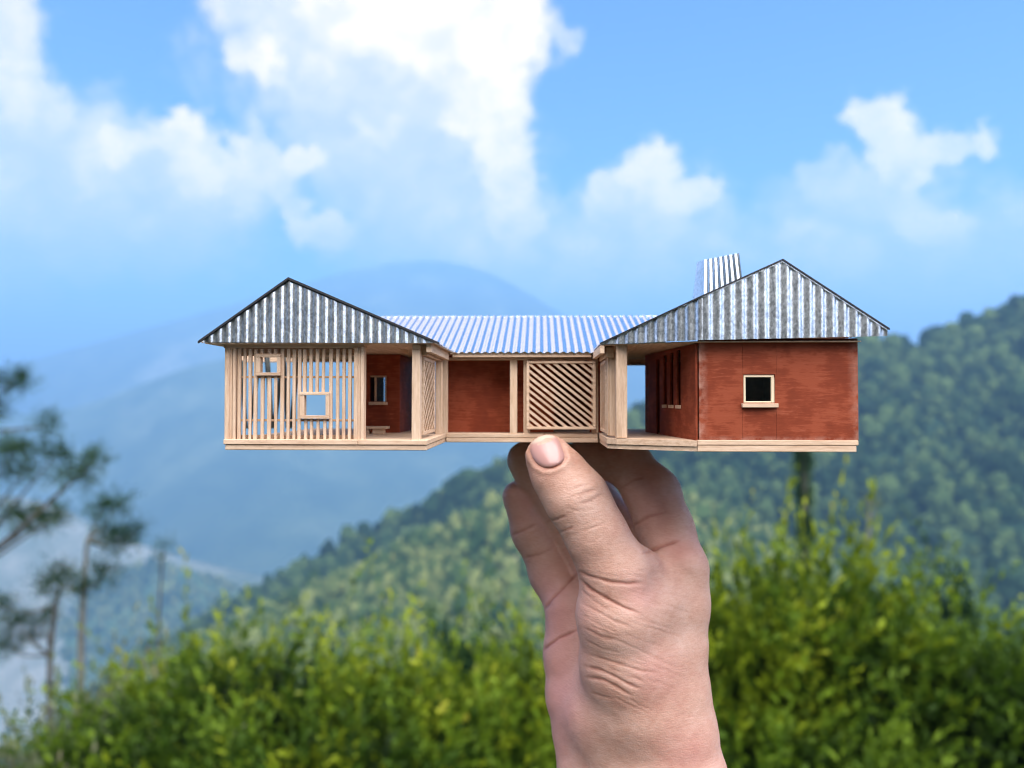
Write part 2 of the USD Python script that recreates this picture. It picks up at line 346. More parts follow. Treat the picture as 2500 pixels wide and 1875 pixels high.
frame4('window_frame_bar', (624.5, 863.5, 684, 917), (635, 871.5, 675.5, 909.5), 1.0, 2.6, screen)
frame4('window_frame_bar', (731, 957, 803.5, 1022.5), (742, 964.5, 794.5, 1014.5), 0.8, 2.8, screen)
part('beam', front(574, 863, 850, 868, 4.2, 2.5), wood_x)
part('beam', front(546, 889, 838.5, 849.5, 1.6, 4.5), wood_x)
part('beam', front(560, 880, 866, 884, 93, 2.5), wood_x, label='dark wooden beam at the back of the slatted room')
# V-shaped struts along the back of the slatted room
for a, b, c, d in ((588, 880, 600, 1046), (632, 886, 609, 1046), (652, 872, 664.5, 1046), (690, 880, 669, 1046), (692, 872, 702, 1046), (728, 884, 709, 1046)):
    x0, z0 = at(a, b, 88); x1, z1 = at(c, d, 88)
    p, q = np.array([x0, 88, z0]), np.array([x1, 88, z1])
    h = m3.Manifold.hull_points(np.array([c0 + o for c0, r in ((p, 1.25), (q, .9)) for o in ((-r, 0, 0), (r, 0, 0), (r * .4, 1.0, 0), (-r * .4, -0.6, 0))]))
    part('strut', h, strut_steel)

# porch of the left wing
part('post', front(1005, 1025.5, 853, 1076, 0.6, 3.4, 0.15, 0.05), wood_z)
part('post', front(1006.5, 1026, 841, 852.5, 0.8, 3.2), wood_x, label='short block on top of the porch post')
part('beam', box(-40.2, -37.4, 4.2, 47, 14.9, EV - .1), wood_y)
part('beam', box(-36.9, -35.2, -1.5, 46.5, 15.6, EV + .1), wood_y, label='slim eaves board along the left courtyard side')
part('post', box(-39.8, -37.4, 41.5, 45.2, FT, 14.9), wood_z)
part('post', front(1076.5, 1092, 873, 1059, 50.1, 3.0), wood_z)
brace_a, brace_b = np.array([*at(975, 845, 26)]), np.array([*at(993, 861, 26)])
part('brace', m3.Manifold.hull_points(np.array([(p[0] + dx, 26 + dy, p[1] + dz) for p in (brace_a, brace_b) for dx in (-.5, .5) for dy in (-.5, .5) for dz in (-.5, .5)])), wood_x)


def lattice(x, y0, y1, z0, z1, sign=1):
    """A latticed panel that stands along the depth axis at X = x."""
    w = 1.2
    f = part('lattice_panel', [box(x - .5, x + .5, y0, y1, z1 - w, z1), box(x - .5, x + .5, y0, y1, z0, z0 + w), box(x - .5, x + .5, y0, y0 + w, z0 + w, z1 - w), box(x - .5, x + .5, y1 - w, y1, z0 + w, z1 - w)], wood_y)
    slant(f, lambda a, b: (x, a, b), y0 + w, y1 - w, z0 + w, z1 - w, np.array([1.0, 0, 0]), 2.5)
    return f


def slant(parent, put, a0, a1, b0, b1, n, gap, w=1.15, fall=-0.80, t=0.32):
    """Diagonal slats clipped to a rectangle (a across, b up)."""
    d = np.array([1, fall]) / math.hypot(1, fall); q = np.array([-d[1], d[0]])
    rect = m3.CrossSection([np.array([[a0, b0], [a1, b0], [a1, b1], [a0, b1]])])
    lo = min(np.dot(q, c) for c in ((a0, b0), (a1, b0), (a1, b1), (a0, b1))); hi = max(np.dot(q, c) for c in ((a0, b0), (a1, b0), (a1, b1), (a0, b1)))
    s = lo + gap * 0.4
    while s < hi:
        ww = w / 2 * rng.uniform(.92, 1.08); tilt = rng.uniform(-.006, .006)
        dd = np.array([d[0] - d[1] * tilt, d[1] + d[0] * tilt])
        c0 = q * s + dd * (d @ [(a0 + a1) / 2, (b0 + b1) / 2])
        poly = [c0 - dd * 200 - q * ww, c0 + dd * 200 - q * ww, c0 + dd * 200 + q * ww, c0 - dd * 200 + q * ww]
        cs = m3.CrossSection([np.array(poly)]) ^ rect
        if cs.area() > 0.8:
            k = m3.Manifold.extrude(cs, 2 * t).translate([0, 0, -t]).to_mesh(); v = k.vert_properties
            P = np.array([put(a, b) for a, b, _ in v]) + v[:, 2:3] * n
            part('slat', trimesh.Trimesh(P, k.tri_verts, process=False), wood_x, parent)
        s += gap * rng.uniform(.96, 1.04)


lattice(-39.2, 6, 33, -11.6, 14.6)
# little bench on the porch
sx0, sz1 = at(880, 1041.5, 40); sx1, sz0 = at(944, 1047.5, 40)
bench = part('bench', box(sx0, sx1, 40, 46, sz0, sz1), wood_x)
part('bench_leg', box(at(909, 1050, 41)[0], at(936, 1050, 41)[0], 41, 45, FT, sz0 - .03), wood_x, bench)
part('bench_leg', box(sx0, sx0 + 3, 41, 45, FT, sz0 - .03), wood_x, bench)

# red room behind the left porch
rx0, rx1 = at(872, 950, 54)[0], at(976, 950, 54)[0]
wz0, wz1 = at(920, 980, 54)[1], at(920, 917, 54)[1]
wx0, wx1 = at(903, 950, 54)[0], at(944, 950, 54)[0]
part('wall', wall((rx0, 54), (rx1, 54), FT, EV - .2, 2, [(wx0 - rx0, wx1 - rx0, wz0, wz1)]), red_wood)
part('wall', box(rx1 - 2, rx1 - .02, 56.05, 97, FT, EV - .2, .05), red_wood_deep)
part('wall', box(rx0 + .02, rx0 + 2, 56.05, 97, FT, EV - .2, .05), red_wood_deep)
g0, g1 = at(905, 950, 97)[0], at(950, 950, 97)[0]
part('wall', wall((rx0, 97), (rx1, 97), FT, EV - .2, 2, [(max(g0 - rx0, 1), g1 - rx0, at(920, 990, 97)[1], at(920, 912, 97)[1])]), red_wood)
win = part('window', [front(914, 919, 917, 980, 54.6, 1.2), front(904, 944, 917, 921, 54.6, 1.2), front(940, 944, 921, 980, 54.6, 1.2)], wood_z)
part('pane', front(919.5, 939.5, 921.5, 979.5, 55.2, .3), glass, win)
part('sill', front(900, 944.5, 981, 988.5, 52.2, 1.7), wood_x, win)

# ---- middle: red back wall, posts, beams, sliding lattice
cw0, cw1 = -40.0, 26.0
dx0, dx1 = at(1352, 950, 62)[0], at(1440, 950, 62)[0]
part('wall', wall((cw0, 62), (cw1, 62), FT, EV - .2, 2, [(dx0 - cw0, dx1 - cw0, FT + .05, 15)]), red_wood)
part('wall', box(cw0, cw1, 106, 108, FT, EV + 12, .05), red_wood)
part('ceiling', box(cw0 + .1, cw1 - .1, 64.2, 105.8, EV - 1.2, EV - .4, .05), wood_x)
part('post', front(1245, 1262.5, 877, 1058.5, 50.4, 3.4), wood_z)
part('post', front(1278, 1294, 877, 1058.5, 50.4, 3.2), wood_z)
part('post', front(1445.5, 1460.5, 877, 1058.5, 50.4, 3.2), wood_z)
part('beam', front(1092, 1459, 872.5, 878.5, 50.2, 4), wood_x)
part('beam', front(1104, 1444, 859.5, 872, 46.6, 1.6), wood_x, label='slim eaves board along the middle roof')
fr = part('lattice_panel', [front(1285.5, 1455, 881, 887, 48.4, 1.5), front(1285.5, 1455, 1042, 1048.5, 48.4, 1.5), front(1285.5, 1292, 887.2, 1041.8, 48.4, 1.5), front(1447.5, 1455, 887.2, 1041.8, 48.4, 1.5)], wood_x)
la0, lb1 = at(1291.5, 886.5, 49.2); la1, lb0 = at(1448, 1042.5, 49.2)
slant(fr, lambda a, b: (a, 49.3, b), la0, la1, lb0, lb1, np.array([0, 1.0, 0]), 2.07, w=0.98)

# ---- right wing
part('post', front(1504.5, 1531.5, 842, 1069.5, 11.5, 4.0, 0.15, 0.06), wood_z)
part('post', front(1489, 1503, 858, 1064, 17.5, 3.4, 0.15, 0.06), wood_z)
part('post', front(1483, 1488.5, 858, 1063, 17.8, 3.2, 0.1, 0.05), wood_z)
part('beam', box(22.9, 25.5, 15.8, 47, 14.9, EV), wood_y)
part('beam', box(20.4, 21.9, 11.5, 46.5, 15.9, EV + .2), wood_y, label='slim eaves board along the right courtyard side')
lattice(23.6, 22, 46, -11.6, 14.4)
# red inner wall of the right porch, with a door slot and three slit windows
A, B = np.array([50.4, 1.2]), np.array([at(1575, 950, 66)[0], 66.0])
uAB = (A - B) / np.linalg.norm(A - B); nAB = np.linalg.norm(A - B)


def on_wall(px, py):
    d = R.T @ np.array([(px - 1250) / F, 1, -(py - 937.5) / F])
    # eye (0,-D0): find t, s with eye + t d = B + s u
    t, s = np.linalg.solve(np.array([[d[0], -uAB[0]], [d[1], -uAB[1]]]), B - np.array([0, -D0]))
    return s, t * d[2]


holes = []
for px0, px1, py0, py1 in ((1602, 1610, 877, 1060), (1620, 1627.5, 868, 988), (1635.5, 1643.5, 861.5, 988.5), (1652.5, 1661.5, 855, 989)):
    s0, s1 = on_wall(px0, 950)[0], on_wall(px1, 950)[0]; sm = (px0 + px1) / 2
    holes.append((s0, s1, max(on_wall(sm, py1)[1], FT + .05), on_wall(sm, py0)[1]))
inner = wall(B, A, FT, EV, 0.7, holes)
part('wall', inner, red_wood_deep)
for s0, s1, za, zb in holes[1:]:
    C = B + uAB * (s0 - .5); E = B + uAB * (s1 + .5); nn = np.array([uAB[1], -uAB[0]]) * 0.9
    nn = nn if nn[0] < 0 else -nn
    part('sill', prism([C + nn * .6, C - nn, E - nn, E + nn * .6], za - 1.15, za), wood_y)
part('wall', box(49.2, 51.2, 66.1, 98, FT, EV, .05), red_wood_deep)
part('wall', box(B[0] + 1.2, 49.1, 66.1, 67.9, FT, EV, .05), red_wood)
# red front wall with the window
fw0, fw1 = at(1707, 950, 0.6)[0], 102.0
hz0, hz1 = at(1850, 984, .6)[1], at(1850, 914, .6)[1]
hx0, hx1 = at(1814.5, 950, .6)[0], at(1892, 950, .6)[0]
fwall = wall((fw0, 0.6), (fw1, 0.6), -12.7, 20.0, 2, [(hx0 - fw0, hx1 - fw0, hz0, hz1)])
fm = m3.Manifold(m3.Mesh(np.asarray(fwall.vertices, np.float32), np.asarray(fwall.faces, np.uint32)))
for gx_ in (hx0 - .3, hx1 + .4):                              # faint upright joints above and below the window
    for za, zb in ((-13, hz0 - 1.5), (hz1 + .3, 21)):
        fm -= m3.Manifold.cube([.09, .3, zb - za]).translate([gx_, .5, za])
part('wall', fm, red_wood_worn)
part('wall', box(100.0, 101.96, 2.7, 98, -12.7, 20, .05), red_wood_deep)
part('wall', box(49.2, 101.96, 98.05, 100, FT, 20, .05), red_wood)
part('ceiling', box(51.4, 99.9, 68, 97.9, EV - 1, EV - .4, .05), wood_x)
win = part('window', [front(1815, 1890, 914.5, 921, 0.9, 1.5), front(1815, 1820.5, 921.2, 983.6, 0.9, 1.5), front(1883, 1891.3, 921.2, 983.6, .9, 1.5), front(1820.7, 1882.8, 979.5, 983.6, .9, 1.5)], mat('pale_wood', {'p': ('principled_bsdf', {'base_color': (0.78, 0.62, 0.42), 'roughness': 0.7})}))
part('pane', front(1820.7, 1882.8, 921.3, 979.3, 1.6, .25), glass, win)
part('sill', front(1813, 1901, 985, 995, -0.9, 2.6), wood_x, win)
part('beam', box(24, 49.1, 93, 96, 15.6, EV), wood_x, label='dark beam across the back of the right porch')
part('post', box(26, 29, 93, 96, FT, 15.6), wood_z)

# ---- roofs
def sheet(O, eu, ev, en, u0, u1, v0, v1, pitch, amp, thick=0.3, per=10, nv=7, seed=0, phase=0.0, warp=0.05):
    """A corrugated sheet: ribs run along ev; v0(u), v1(u) bound them."""
    O, eu, ev, en = (np.asarray(a, float) for a in (O, eu, ev, en))
    nu = max(int((u1 - u0) / pitch * per), 4)
    u = np.linspace(u0, u1, nu + 1)
    a = np.array([v0(x) for x in u]); b = np.array([v1(x) for x in u]); b = np.maximum(b, a + 0.02)
    p = np.cos(2 * np.pi * (u / pitch + phase)); h = amp * np.tanh(1.6 * p) / np.tanh(1.6)
    t = np.linspace(0, 1, nv)
    V = a[:, None] * (1 - t) + b[:, None] * t; U = np.repeat(u[:, None], nv, 1)
    H = h[:, None] + warp * (meshkit.noise(np.stack([U * .12, V * .12, np.full_like(U, seed)], -1)) - .5) * 2
    P = O + U[..., None] * eu + V[..., None] * ev
    top, bot = P + H[..., None] * en, P + (H - thick)[..., None] * en
    n = (nu + 1) * nv; idx = np.arange(n).reshape(nu + 1, nv)
    q = lambda A0, A1, A2, A3: np.stack([A0.ravel(), A1.ravel(), A2.ravel(), A3.ravel()], 1)
    f = [q(idx[:-1, :-1], idx[1:, :-1], idx[1:, 1:], idx[:-1, 1:]), q(idx[:-1, :-1], idx[:-1, 1:], idx[1:, 1:], idx[1:, :-1]) + n]
    for e in (idx[:, 0], idx[::-1, -1], idx[0, ::-1], idx[-1, :]):
        f.append(np.stack([e[:-1] + n, e[1:] + n, e[1:], e[:-1]], 1))
    f = np.vstack(f)
    return trimesh.Trimesh(np.vstack([top.reshape(-1, 3), bot.reshape(-1, 3)]), np.vstack([f[:, [0, 1, 2]], f[:, [0, 2, 3]]]), process=False)


X, Yv, Z = np.eye(3)
SM = 50
LA, LL, LR = np.array([-81.6, 39.2]), np.array([-110.9, 19.1]), np.array([-32.9, 18.5])
RA, RF, RL, RR = np.array([76.8, 44.4]), np.array([51.75, 33.3]), np.array([20.6, 19.4]), np.array([109.5, 22.5])


def line(p, q): return lambda x: p[1] + (q[1] - p[1]) * (x - p[0]) / (q[0] - p[0])


ltop = lambda x: (line(LL, LA)(x) if x < LA[0] else line(LA, LR)(x)) - .55
part('gable_sheet', sheet((0, -3.2, 0), X, Z, -Yv, LL[0] + 1, LR[0] - 1.2, lambda x: 18.9 - .006 * (x + 110) , ltop, 2.9, 0.24, phase=.1), steel, smooth=SM, label='corrugated gable with bright and dark stripes, left wing')


def slope(P, Q, y0, y1, pitch=3.2, vmax=None, seed=0, drop=0.0):
    """A roof slope from the ridge point P down to the eave Q (x, z), ribs down the slope, along y0..y1."""
    d = Q - P; n = np.linalg.norm(d); d = d / n
    nrm = np.array([-d[1], 0, d[0]]); nrm = nrm if nrm[2] > 0 else -nrm
    return sheet((P[0], 0, P[1] + drop), Yv, (d[0], 0, d[1]), nrm, y0, y1, lambda u: 0.0, (lambda u: n) if vmax is None else (lambda u: vmax(u, n)), pitch, 0.24, seed=seed)


part('roof_sheet', slope(LA, LL, -3.6, 104, seed=1), steel, smooth=SM)
part('roof_sheet', slope(LA, LR, -3.6, 104, seed=2), steel, smooth=SM)


def trim(pts, Y, h=.62, d=.5, up=.12, cap=True):
    """A thin dark strip that follows a gable's edge; PTS are (x, z) or (x, y, z)."""
    out = []
    for p, q in zip(pts[:-1], pts[1:]):
        c = []
        for r in (p, q):
            x, y, z = (r[0], Y, r[1]) if len(r) == 2 else r
            c += [(x, y - d, z - h + up), (x, y + .3, z - h + up), (x, y - d, z + up), (x, y + .3, z + up)]
        out.append(trimesh.convex.convex_hull(np.array(c)))
    return out


part('edge_trim', trim([LL + (-.3, -.1), LA + (0, .5), LR + (.6, -.1)], -3.5, h=.75, up=.25), dark_steel)
rtop = lambda x: (line(RF, RA)(x) if x < RA[0] else line(RA, RR)(x)) - .35
part('gable_sheet', sheet((0, -4.2, 0), X, Z, -Yv, RF[0], RR[0] - .2, lambda x: 19.2 + (x - 51.7) * .02, rtop, 3.55, 0.26, seed=3), steel, smooth=SM, label='corrugated gable over the red front wall, right wing')
fu = np.array([RF[0] - RL[0], -4.2 - 12.0]); fl = np.linalg.norm(fu); fu /= fl
part('gable_sheet', sheet((RL[0], 12.0, 0), (fu[0], fu[1], 0), Z, (fu[1], -fu[0], 0), 0.4, fl - .1, lambda s: 19.0 + .006 * s, lambda s: RL[1] + (RF[1] - RL[1]) * s / fl - .35, 3.4, 0.24, seed=4), steel, smooth=SM, label='angled corrugated gable over the right porch')
part('roof_sheet', slope(RA, RR, -4.6, 104, seed=5), steel, smooth=SM)
nL = np.linalg.norm(RL - RA)
fold_v = np.linalg.norm(RF - RA)
part('roof_sheet', slope(RA, RL, -4.6, 104, seed=6, vmax=lambda u, n: n if u >= 11.6 else fold_v + (n - fold_v) * max(u + 4.6, 0) / 16.2), steel, smooth=SM)
part('edge_trim', trim([(RL[0] - .2, 11.8, RL[1]), (RF[0], -4.4, RF[1] + .1), (RA[0], -4.4, RA[1] + .3), (RR[0] + .3, -4.4, RR[1] + .1)], 0, h=.5, up=.15), dark_steel)
# ceilings under the wings (the soffits)
part('soffit', prism([(-109.5, -2.6), (-34.2, -2.6), (-34.2, 100), (-109.5, 100)], EV + .05, EV + .35), wood_y)
part('soffit', prism([(21.2, 12.5), (50.5, -2.4), (101.9, -2.4), (101.9, 100), (21.2, 100)], EV + .32, EV + .6), wood_y)

# middle roof
ez0, ey0, er, rz = 18.5, 45.6, 105.0, 39.0
ct = math.atan2(rz - ez0, er - ey0); cl = math.hypot(rz - ez0, er - ey0)


def vlo(x):
    zl = line(LA, LR)(x) if x < LR[0] else (line(RL, RA)(x) if x > RL[0] else ez0)
    return min(max((zl - .8 - ez0) / math.sin(ct), 0), cl - .5)


part('roof_sheet', sheet((0, ey0, ez0), X, (0, math.cos(ct), math.sin(ct)), (0, -math.sin(ct), math.cos(ct)), -78, 62, vlo, lambda x: cl, 3.0, 0.26, nv=12, seed=7, warp=.03), roof_steel, smooth=SM, label='sky-blue reflecting corrugated roof over the middle')
part('roof_sheet', sheet((0, er, rz), X, (0, .93, -.36), (0, .36, .93), -78, 62, lambda x: 0, lambda x: 30, 3.0, 0.26, seed=8), steel, smooth=SM)

# chimney: a tapered hood of bent sheet
cy0, cy1 = 62.0, 77.0
f0 = np.array([*at(1720, 634, cy0)]); f1 = np.array([*at(1804, 618, cy0)]); b0 = np.array([*at(1719, 735, cy0)]); b1 = np.array([*at(1818, 735, cy0)])


def quad_sheet(name, TL, TR, BL, BR, pitch, parent, amp=.26, flip=1):
    TL, TR, BL, BR = map(np.asarray, (TL, TR, BL, BR)); n = np.cross(TR - TL, BL - TL); n = n / np.linalg.norm(n) * flip
    w = np.linalg.norm(BR - BL); nu = max(int(w / pitch * 10), 2); s = np.linspace(0, 1, nu + 1); t = np.linspace(0, 1, 5)
    h = amp * np.tanh(1.6 * np.cos(2 * np.pi * s * w / pitch)) if amp else 0 * s
    P = (TL + (TR - TL) * s[:, None])[:, None] * (1 - t)[None, :, None] + (BL + (BR - BL) * s[:, None])[:, None] * t[None, :, None]
    T, Bk = P + (h[:, None, None]) * n, P + (h[:, None, None] - .3) * n
    N_ = (nu + 1) * 5; idx = np.arange(N_).reshape(nu + 1, 5)
    f = [np.stack([a.ravel() for a in (idx[:-1, :-1], idx[:-1, 1:], idx[1:, 1:], idx[1:, :-1])], 1)]
    f.append(f[0][:, ::-1] + N_)
    for e in (idx[:, 0], idx[::-1, -1], idx[0, ::-1], idx[-1, :]): f.append(np.stack([e[:-1] + N_, e[1:] + N_, e[1:], e[:-1]], 1))
    f = np.vstack(f)
    return part(name, trimesh.Trimesh(np.vstack([T.reshape(-1, 3), Bk.reshape(-1, 3)]), np.vstack([f[:, [0, 1, 2]], f[:, [0, 2, 3]]]), process=False), roof_steel if amp else steel, parent, smooth=SM)


f0 = np.array([*at(1720, 634, cy0 + 1.6)]); f1 = np.array([*at(1804, 618, cy0 + 1.6)])
TL, TR, BL, BR = ((p[0], cy0 + dy, p[1]) for p, dy in ((f0, 1.6), (f1, 1.6), (b0, 0), (b1, 0)))
lt, lb = at(1702, 640, cy1), at(1691, 735, cy1)
TLb, BLb = (lt[0], cy1, lt[1]), (lb[0], cy1, lb[1])
TRb, BRb = (TR[0] - 1, cy1, TR[2] - .5), (BR[0] + 1, cy1, BR[2])
chim = quad_sheet('chimney', TL, TR, BL, BR, 2.35, None, flip=-1)
quad_sheet('side_sheet', TLb, TL, BLb, BL, 3, chim, amp=0, flip=-1)
quad_sheet('side_sheet', TR, TRb, BR, BRb, 3, chim, amp=0, flip=-1)
quad_sheet('side_sheet', TRb, TLb, BRb, BLb, 2.35, chim, flip=-1)

# ---------------------------------------------------------------- the hand
def surface_nets(f, origin, h):
    """The zero surface of the grid F as (vertices, quads)."""
    inside = f < 0
    nx, ny, nz = f.shape
    acc = np.zeros((nx - 1, ny - 1, nz - 1, 3), np.float32); cnt = np.zeros((nx - 1, ny - 1, nz - 1), np.float32)
    for ax in range(3):
        sl0, sl1 = [slice(None)] * 3, [slice(None)] * 3
        sl0[ax], sl1[ax] = slice(0, -1), slice(1, None)
        a, b = f[tuple(sl0)], f[tuple(sl1)]
        cross = (a < 0) != (b < 0)
        I = np.argwhere(cross); t = a[cross] / (a[cross] - b[cross])
        P = I.astype(np.float32); P[:, ax] += t
        o1, o2 = [k for k in range(3) if k != ax]
        for d1 in (0, 1):
            for d2 in (0, 1):
                J = I.copy(); J[:, o1] -= d1; J[:, o2] -= d2
                ok = (J >= 0).all(1) & (J[:, 0] < nx - 1) & (J[:, 1] < ny - 1) & (J[:, 2] < nz - 1)
                np.add.at(acc, tuple(J[ok].T), P[ok]); np.add.at(cnt, tuple(J[ok].T), 1)
    num = np.full(cnt.shape, -1, np.int64); act = cnt > 0; num[act] = np.arange(act.sum())
    V = acc[act] / cnt[act][:, None] * h + origin
    Q = []
    for ax in range(3):
        sl0, sl1 = [slice(None)] * 3, [slice(None)] * 3
        sl0[ax], sl1[ax] = slice(0, -1), slice(1, None)
        cross = inside[tuple(sl0)] != inside[tuple(sl1)]
        I = np.argwhere(cross); flip = inside[tuple(sl0)][cross]
        o1, o2 = (ax + 1) % 3, (ax + 2) % 3
        ok = (I[:, o1] > 0) & (I[:, o2] > 0); I, flip = I[ok], flip[ok]
        c = []
        for d1, d2 in ((1, 1), (0, 1), (0, 0), (1, 0)):
            J = I.copy(); J[:, o1] -= d1; J[:, o2] -= d2; J = np.minimum(J, np.array(cnt.shape) - 1); c.append(num[tuple(J.T)])
        q = np.stack(c, 1); q[~flip] = q[~flip][:, ::-1]; Q.append(q[(q >= 0).all(1)])
    return V, np.vstack(Q)


# chains of joints: picture position, distance in millimetres, radius in millimetres
HAND = {
    'thumb': (2.0, [(1338, 1117, 290.5, 8.6), (1366, 1160, 288, 10.0), (1408, 1218, 285, 11.4), (1440, 1275, 283.5, 10.6), (1462, 1318, 283, 10.9), (1502, 1395, 283.5, 12.6), (1508, 1500, 284, 14.6), (1522, 1620, 288, 15.8), (1545, 1710, 291, 17)]),
    'web': (7.0, [(1560, 1400, 291, 9.5), (1585, 1470, 291, 12), (1585, 1600, 292, 14), (1595, 1750, 293, 17), (1590, 1900, 294, 20), (1615, 2100, 290, 23), (1640, 2400, 280, 26)]),
    'index_palm': (6.0, [(1655, 1388, 301, 12), (1650, 1480, 299, 12.3), (1640, 1580, 297, 12.8), (1640, 1680, 295, 13.7), (1650, 1780, 294, 14.8), (1665, 1900, 293, 16.5), (1690, 2100, 288, 19), (1725, 2400, 277, 23)]),
    'pinky_palm': (2.5, [(1398, 1490, 320, 11.3), (1402, 1600, 317, 12), (1415, 1700, 313, 13), (1435, 1790, 309, 13.2), (1455, 1880, 305, 14.5), (1480, 2080, 299, 18), (1500, 2400, 289, 22)]),
    'mid_palm': (6.0, [(1470, 1470, 318, 12), (1480, 1560, 314, 14), (1500, 1740, 300, 19), (1545, 1900, 300, 20), (1580, 2100, 295, 24), (1620, 2400, 285, 28)]),
    'index': (1.6, [(1650, 1380, 303, 11.8), (1622, 1290, 310, 11.0), (1594, 1207, 317, 10.9), (1532, 1130, 326, 9.4), (1430, 1113, 332, 8.0)]),
    'middle': (1.2, [(1610, 1400, 318, 12), (1515, 1290, 338, 9.5), (1440, 1200, 344, 9.5), (1370, 1122, 336, 8)]),
    'ring': (1.2, [(1480, 1450, 322, 11.5), (1396, 1330, 337, 9.4), (1332, 1215, 335, 8.8), (1284, 1123, 327, 7.9)]),
    'pinky': (1.6, [(1402, 1492, 321, 11), (1344, 1402, 330, 8.4), (1296, 1300, 333, 7.6), (1266, 1213, 332, 7.0)]),
}
P3 = {k: (kk, [(pix(a, b, d / 1000), r / 1000) for a, b, d, r in pts]) for k, (kk, pts) in HAND.items()}
allp = np.array([p for _, pts in P3.values() for p, _ in pts])
h = 0.00055
lo, hi = allp.min(0) - 0.03, allp.max(0) + 0.03
lo[2] = pix(1600, 2350, .283)[2]
n = np.ceil((hi - lo) / h).astype(int)
fld = np.full(n, 0.05, np.float32)


def cone(P, a, b, ra, rb):
    ab = b - a; L2 = ab @ ab; t = np.clip(((P - a) @ ab) / L2, 0, 1)
    return np.linalg.norm(P - a - t[..., None] * ab, axis=-1) - (ra + (rb - ra) * t)


def smin(a, b, k):
    q = np.maximum(k - np.abs(a - b), 0) / k
    return np.minimum(a, b) - q * q * k * 0.25


for key, (kk, pts) in P3.items():
    k = kk / 1000
    own = np.full(n, 0.05, np.float32)
    for (a, ra), (b, rb) in zip(pts[:-1], pts[1:]):
        m0 = np.maximum(((np.minimum(a, b) - max(ra, rb) - .012 - lo) / h).astype(int), 0); m1 = np.minimum(((np.maximum(a, b) + max(ra, rb) + .012 - lo) / h).astype(int) + 1, n)
        if (m1 <= m0).any(): continue
        g = np.stack(np.meshgrid(*[lo[i] + h * np.arange(m0[i], m1[i]) for i in range(3)], indexing='ij'), -1).astype(np.float32)
        s = tuple(slice(m0[i], m1[i]) for i in range(3))
        own[s] = smin(own[s], cone(g, a.astype(np.float32), b.astype(np.float32), ra, rb).astype(np.float32), 0.004)
    fld = smin(fld, own, k)
V, Q = surface_nets(fld, lo, h)
T = np.vstack([Q[:, [0, 1, 2]], Q[:, [0, 2, 3]]])
import scipy.sparse as sp
E_ = np.vstack([Q[:, [0, 1]], Q[:, [1, 2]], Q[:, [2, 3]], Q[:, [3, 0]]]); E_ = np.vstack([E_, E_[:, ::-1]])
W = sp.coo_matrix((np.ones(len(E_)), (E_[:, 0], E_[:, 1])), shape=(len(V),) * 2).tocsr(); W.data[:] = 1
W = sp.diags(1 / np.maximum(np.asarray(W.sum(1)).ravel(), 1)) @ W
V = V.astype(float)
for _ in range(8):
    V = V + 0.5 * (W @ V - V); V = V - 0.51 * (W @ V - V)


def normals(V):
    return meshkit.arrays((V, T), True)[2]


def to_pix(V):
    d = V - CAM
    return 1250 + F * d[:, 0] / d[:, 1], 937.5 - F * d[:, 2] / d[:, 1]


def dist_poly(px, py, pts):
    best = np.full(len(px), 1e9); par = np.zeros(len(px)); n_ = len(pts) - 1
    for i, (a, b) in enumerate(zip(pts[:-1], pts[1:])):
        a, b = np.array(a, float), np.array(b, float); ab = b - a
        t = np.clip(((px - a[0]) * ab[0] + (py - a[1]) * ab[1]) / (ab @ ab), 0, 1)
        d = np.hypot(px - a[0] - t * ab[0], py - a[1] - t * ab[1])
        m = d < best; best[m] = d[m]; par[m] = (i + t[m]) / n_
    return best, par


# creases of the skin: points, depth (mm), width (pixels)
CREASES = [
    ([(1412, 1394), (1437, 1406), (1485, 1420), (1532, 1426), (1575, 1422)], .75, 8), ([(1414, 1412), (1440, 1439), (1485, 1464), (1523, 1483), (1568, 1500)], .85, 8),
    ([(1416, 1470), (1469, 1499), (1504, 1518), (1548, 1533)], .35, 7), ([(1420, 1530), (1469, 1556), (1502, 1565)], .3, 6), ([(1424, 1594), (1485, 1613), (1523, 1625), (1564, 1638), (1610, 1642)], .45, 7),
    ([(1424, 1626), (1469, 1638), (1504, 1654), (1532, 1670), (1564, 1682)], .7, 8), ([(1424, 1652), (1472, 1660), (1504, 1676), (1542, 1698)], .65, 8), ([(1440, 1690), (1470, 1700), (1495, 1705)], .3, 6),
    ([(1418, 1440), (1450, 1468), (1490, 1492)], .25, 5), ([(1420, 1500), (1460, 1524), (1510, 1545)], .25, 5), ([(1422, 1560), (1470, 1584), (1520, 1596)], .22, 5),
    ([(1322, 1592), (1340, 1575), (1365, 1558), (1390, 1548), (1416, 1535)], .8, 8), ([(1325, 1494), (1349, 1461), (1390, 1420), (1412, 1398)], .7, 7),
    ([(1248, 1308), (1273, 1298), (1315, 1278)], .5, 6), ([(1275, 1364), (1319, 1353), (1350, 1338)], .45, 6),
    ([(1388, 1216), (1420, 1205), (1460, 1192)], .35, 6), ([(1410, 1232), (1440, 1224), (1472, 1205)], .4, 6), ([(1392, 1196), (1420, 1186), (1448, 1180)], .22, 5), ([(1384, 1240), (1415, 1248), (1450, 1242)], .25, 5),
    ([(1540, 1288), (1585, 1260), (1632, 1249)], .55, 7), ([(1570, 1352), (1614, 1335), (1660, 1318)], .8, 8), ([(1512, 1195), (1545, 1172), (1575, 1165)], .5, 7),
    ([(1330, 1275), (1360, 1268), (1385, 1258)], .5, 6), ([(1355, 1305), (1380, 1295), (1400, 1288)], .4, 6),
]
cr = np.random.default_rng(21)
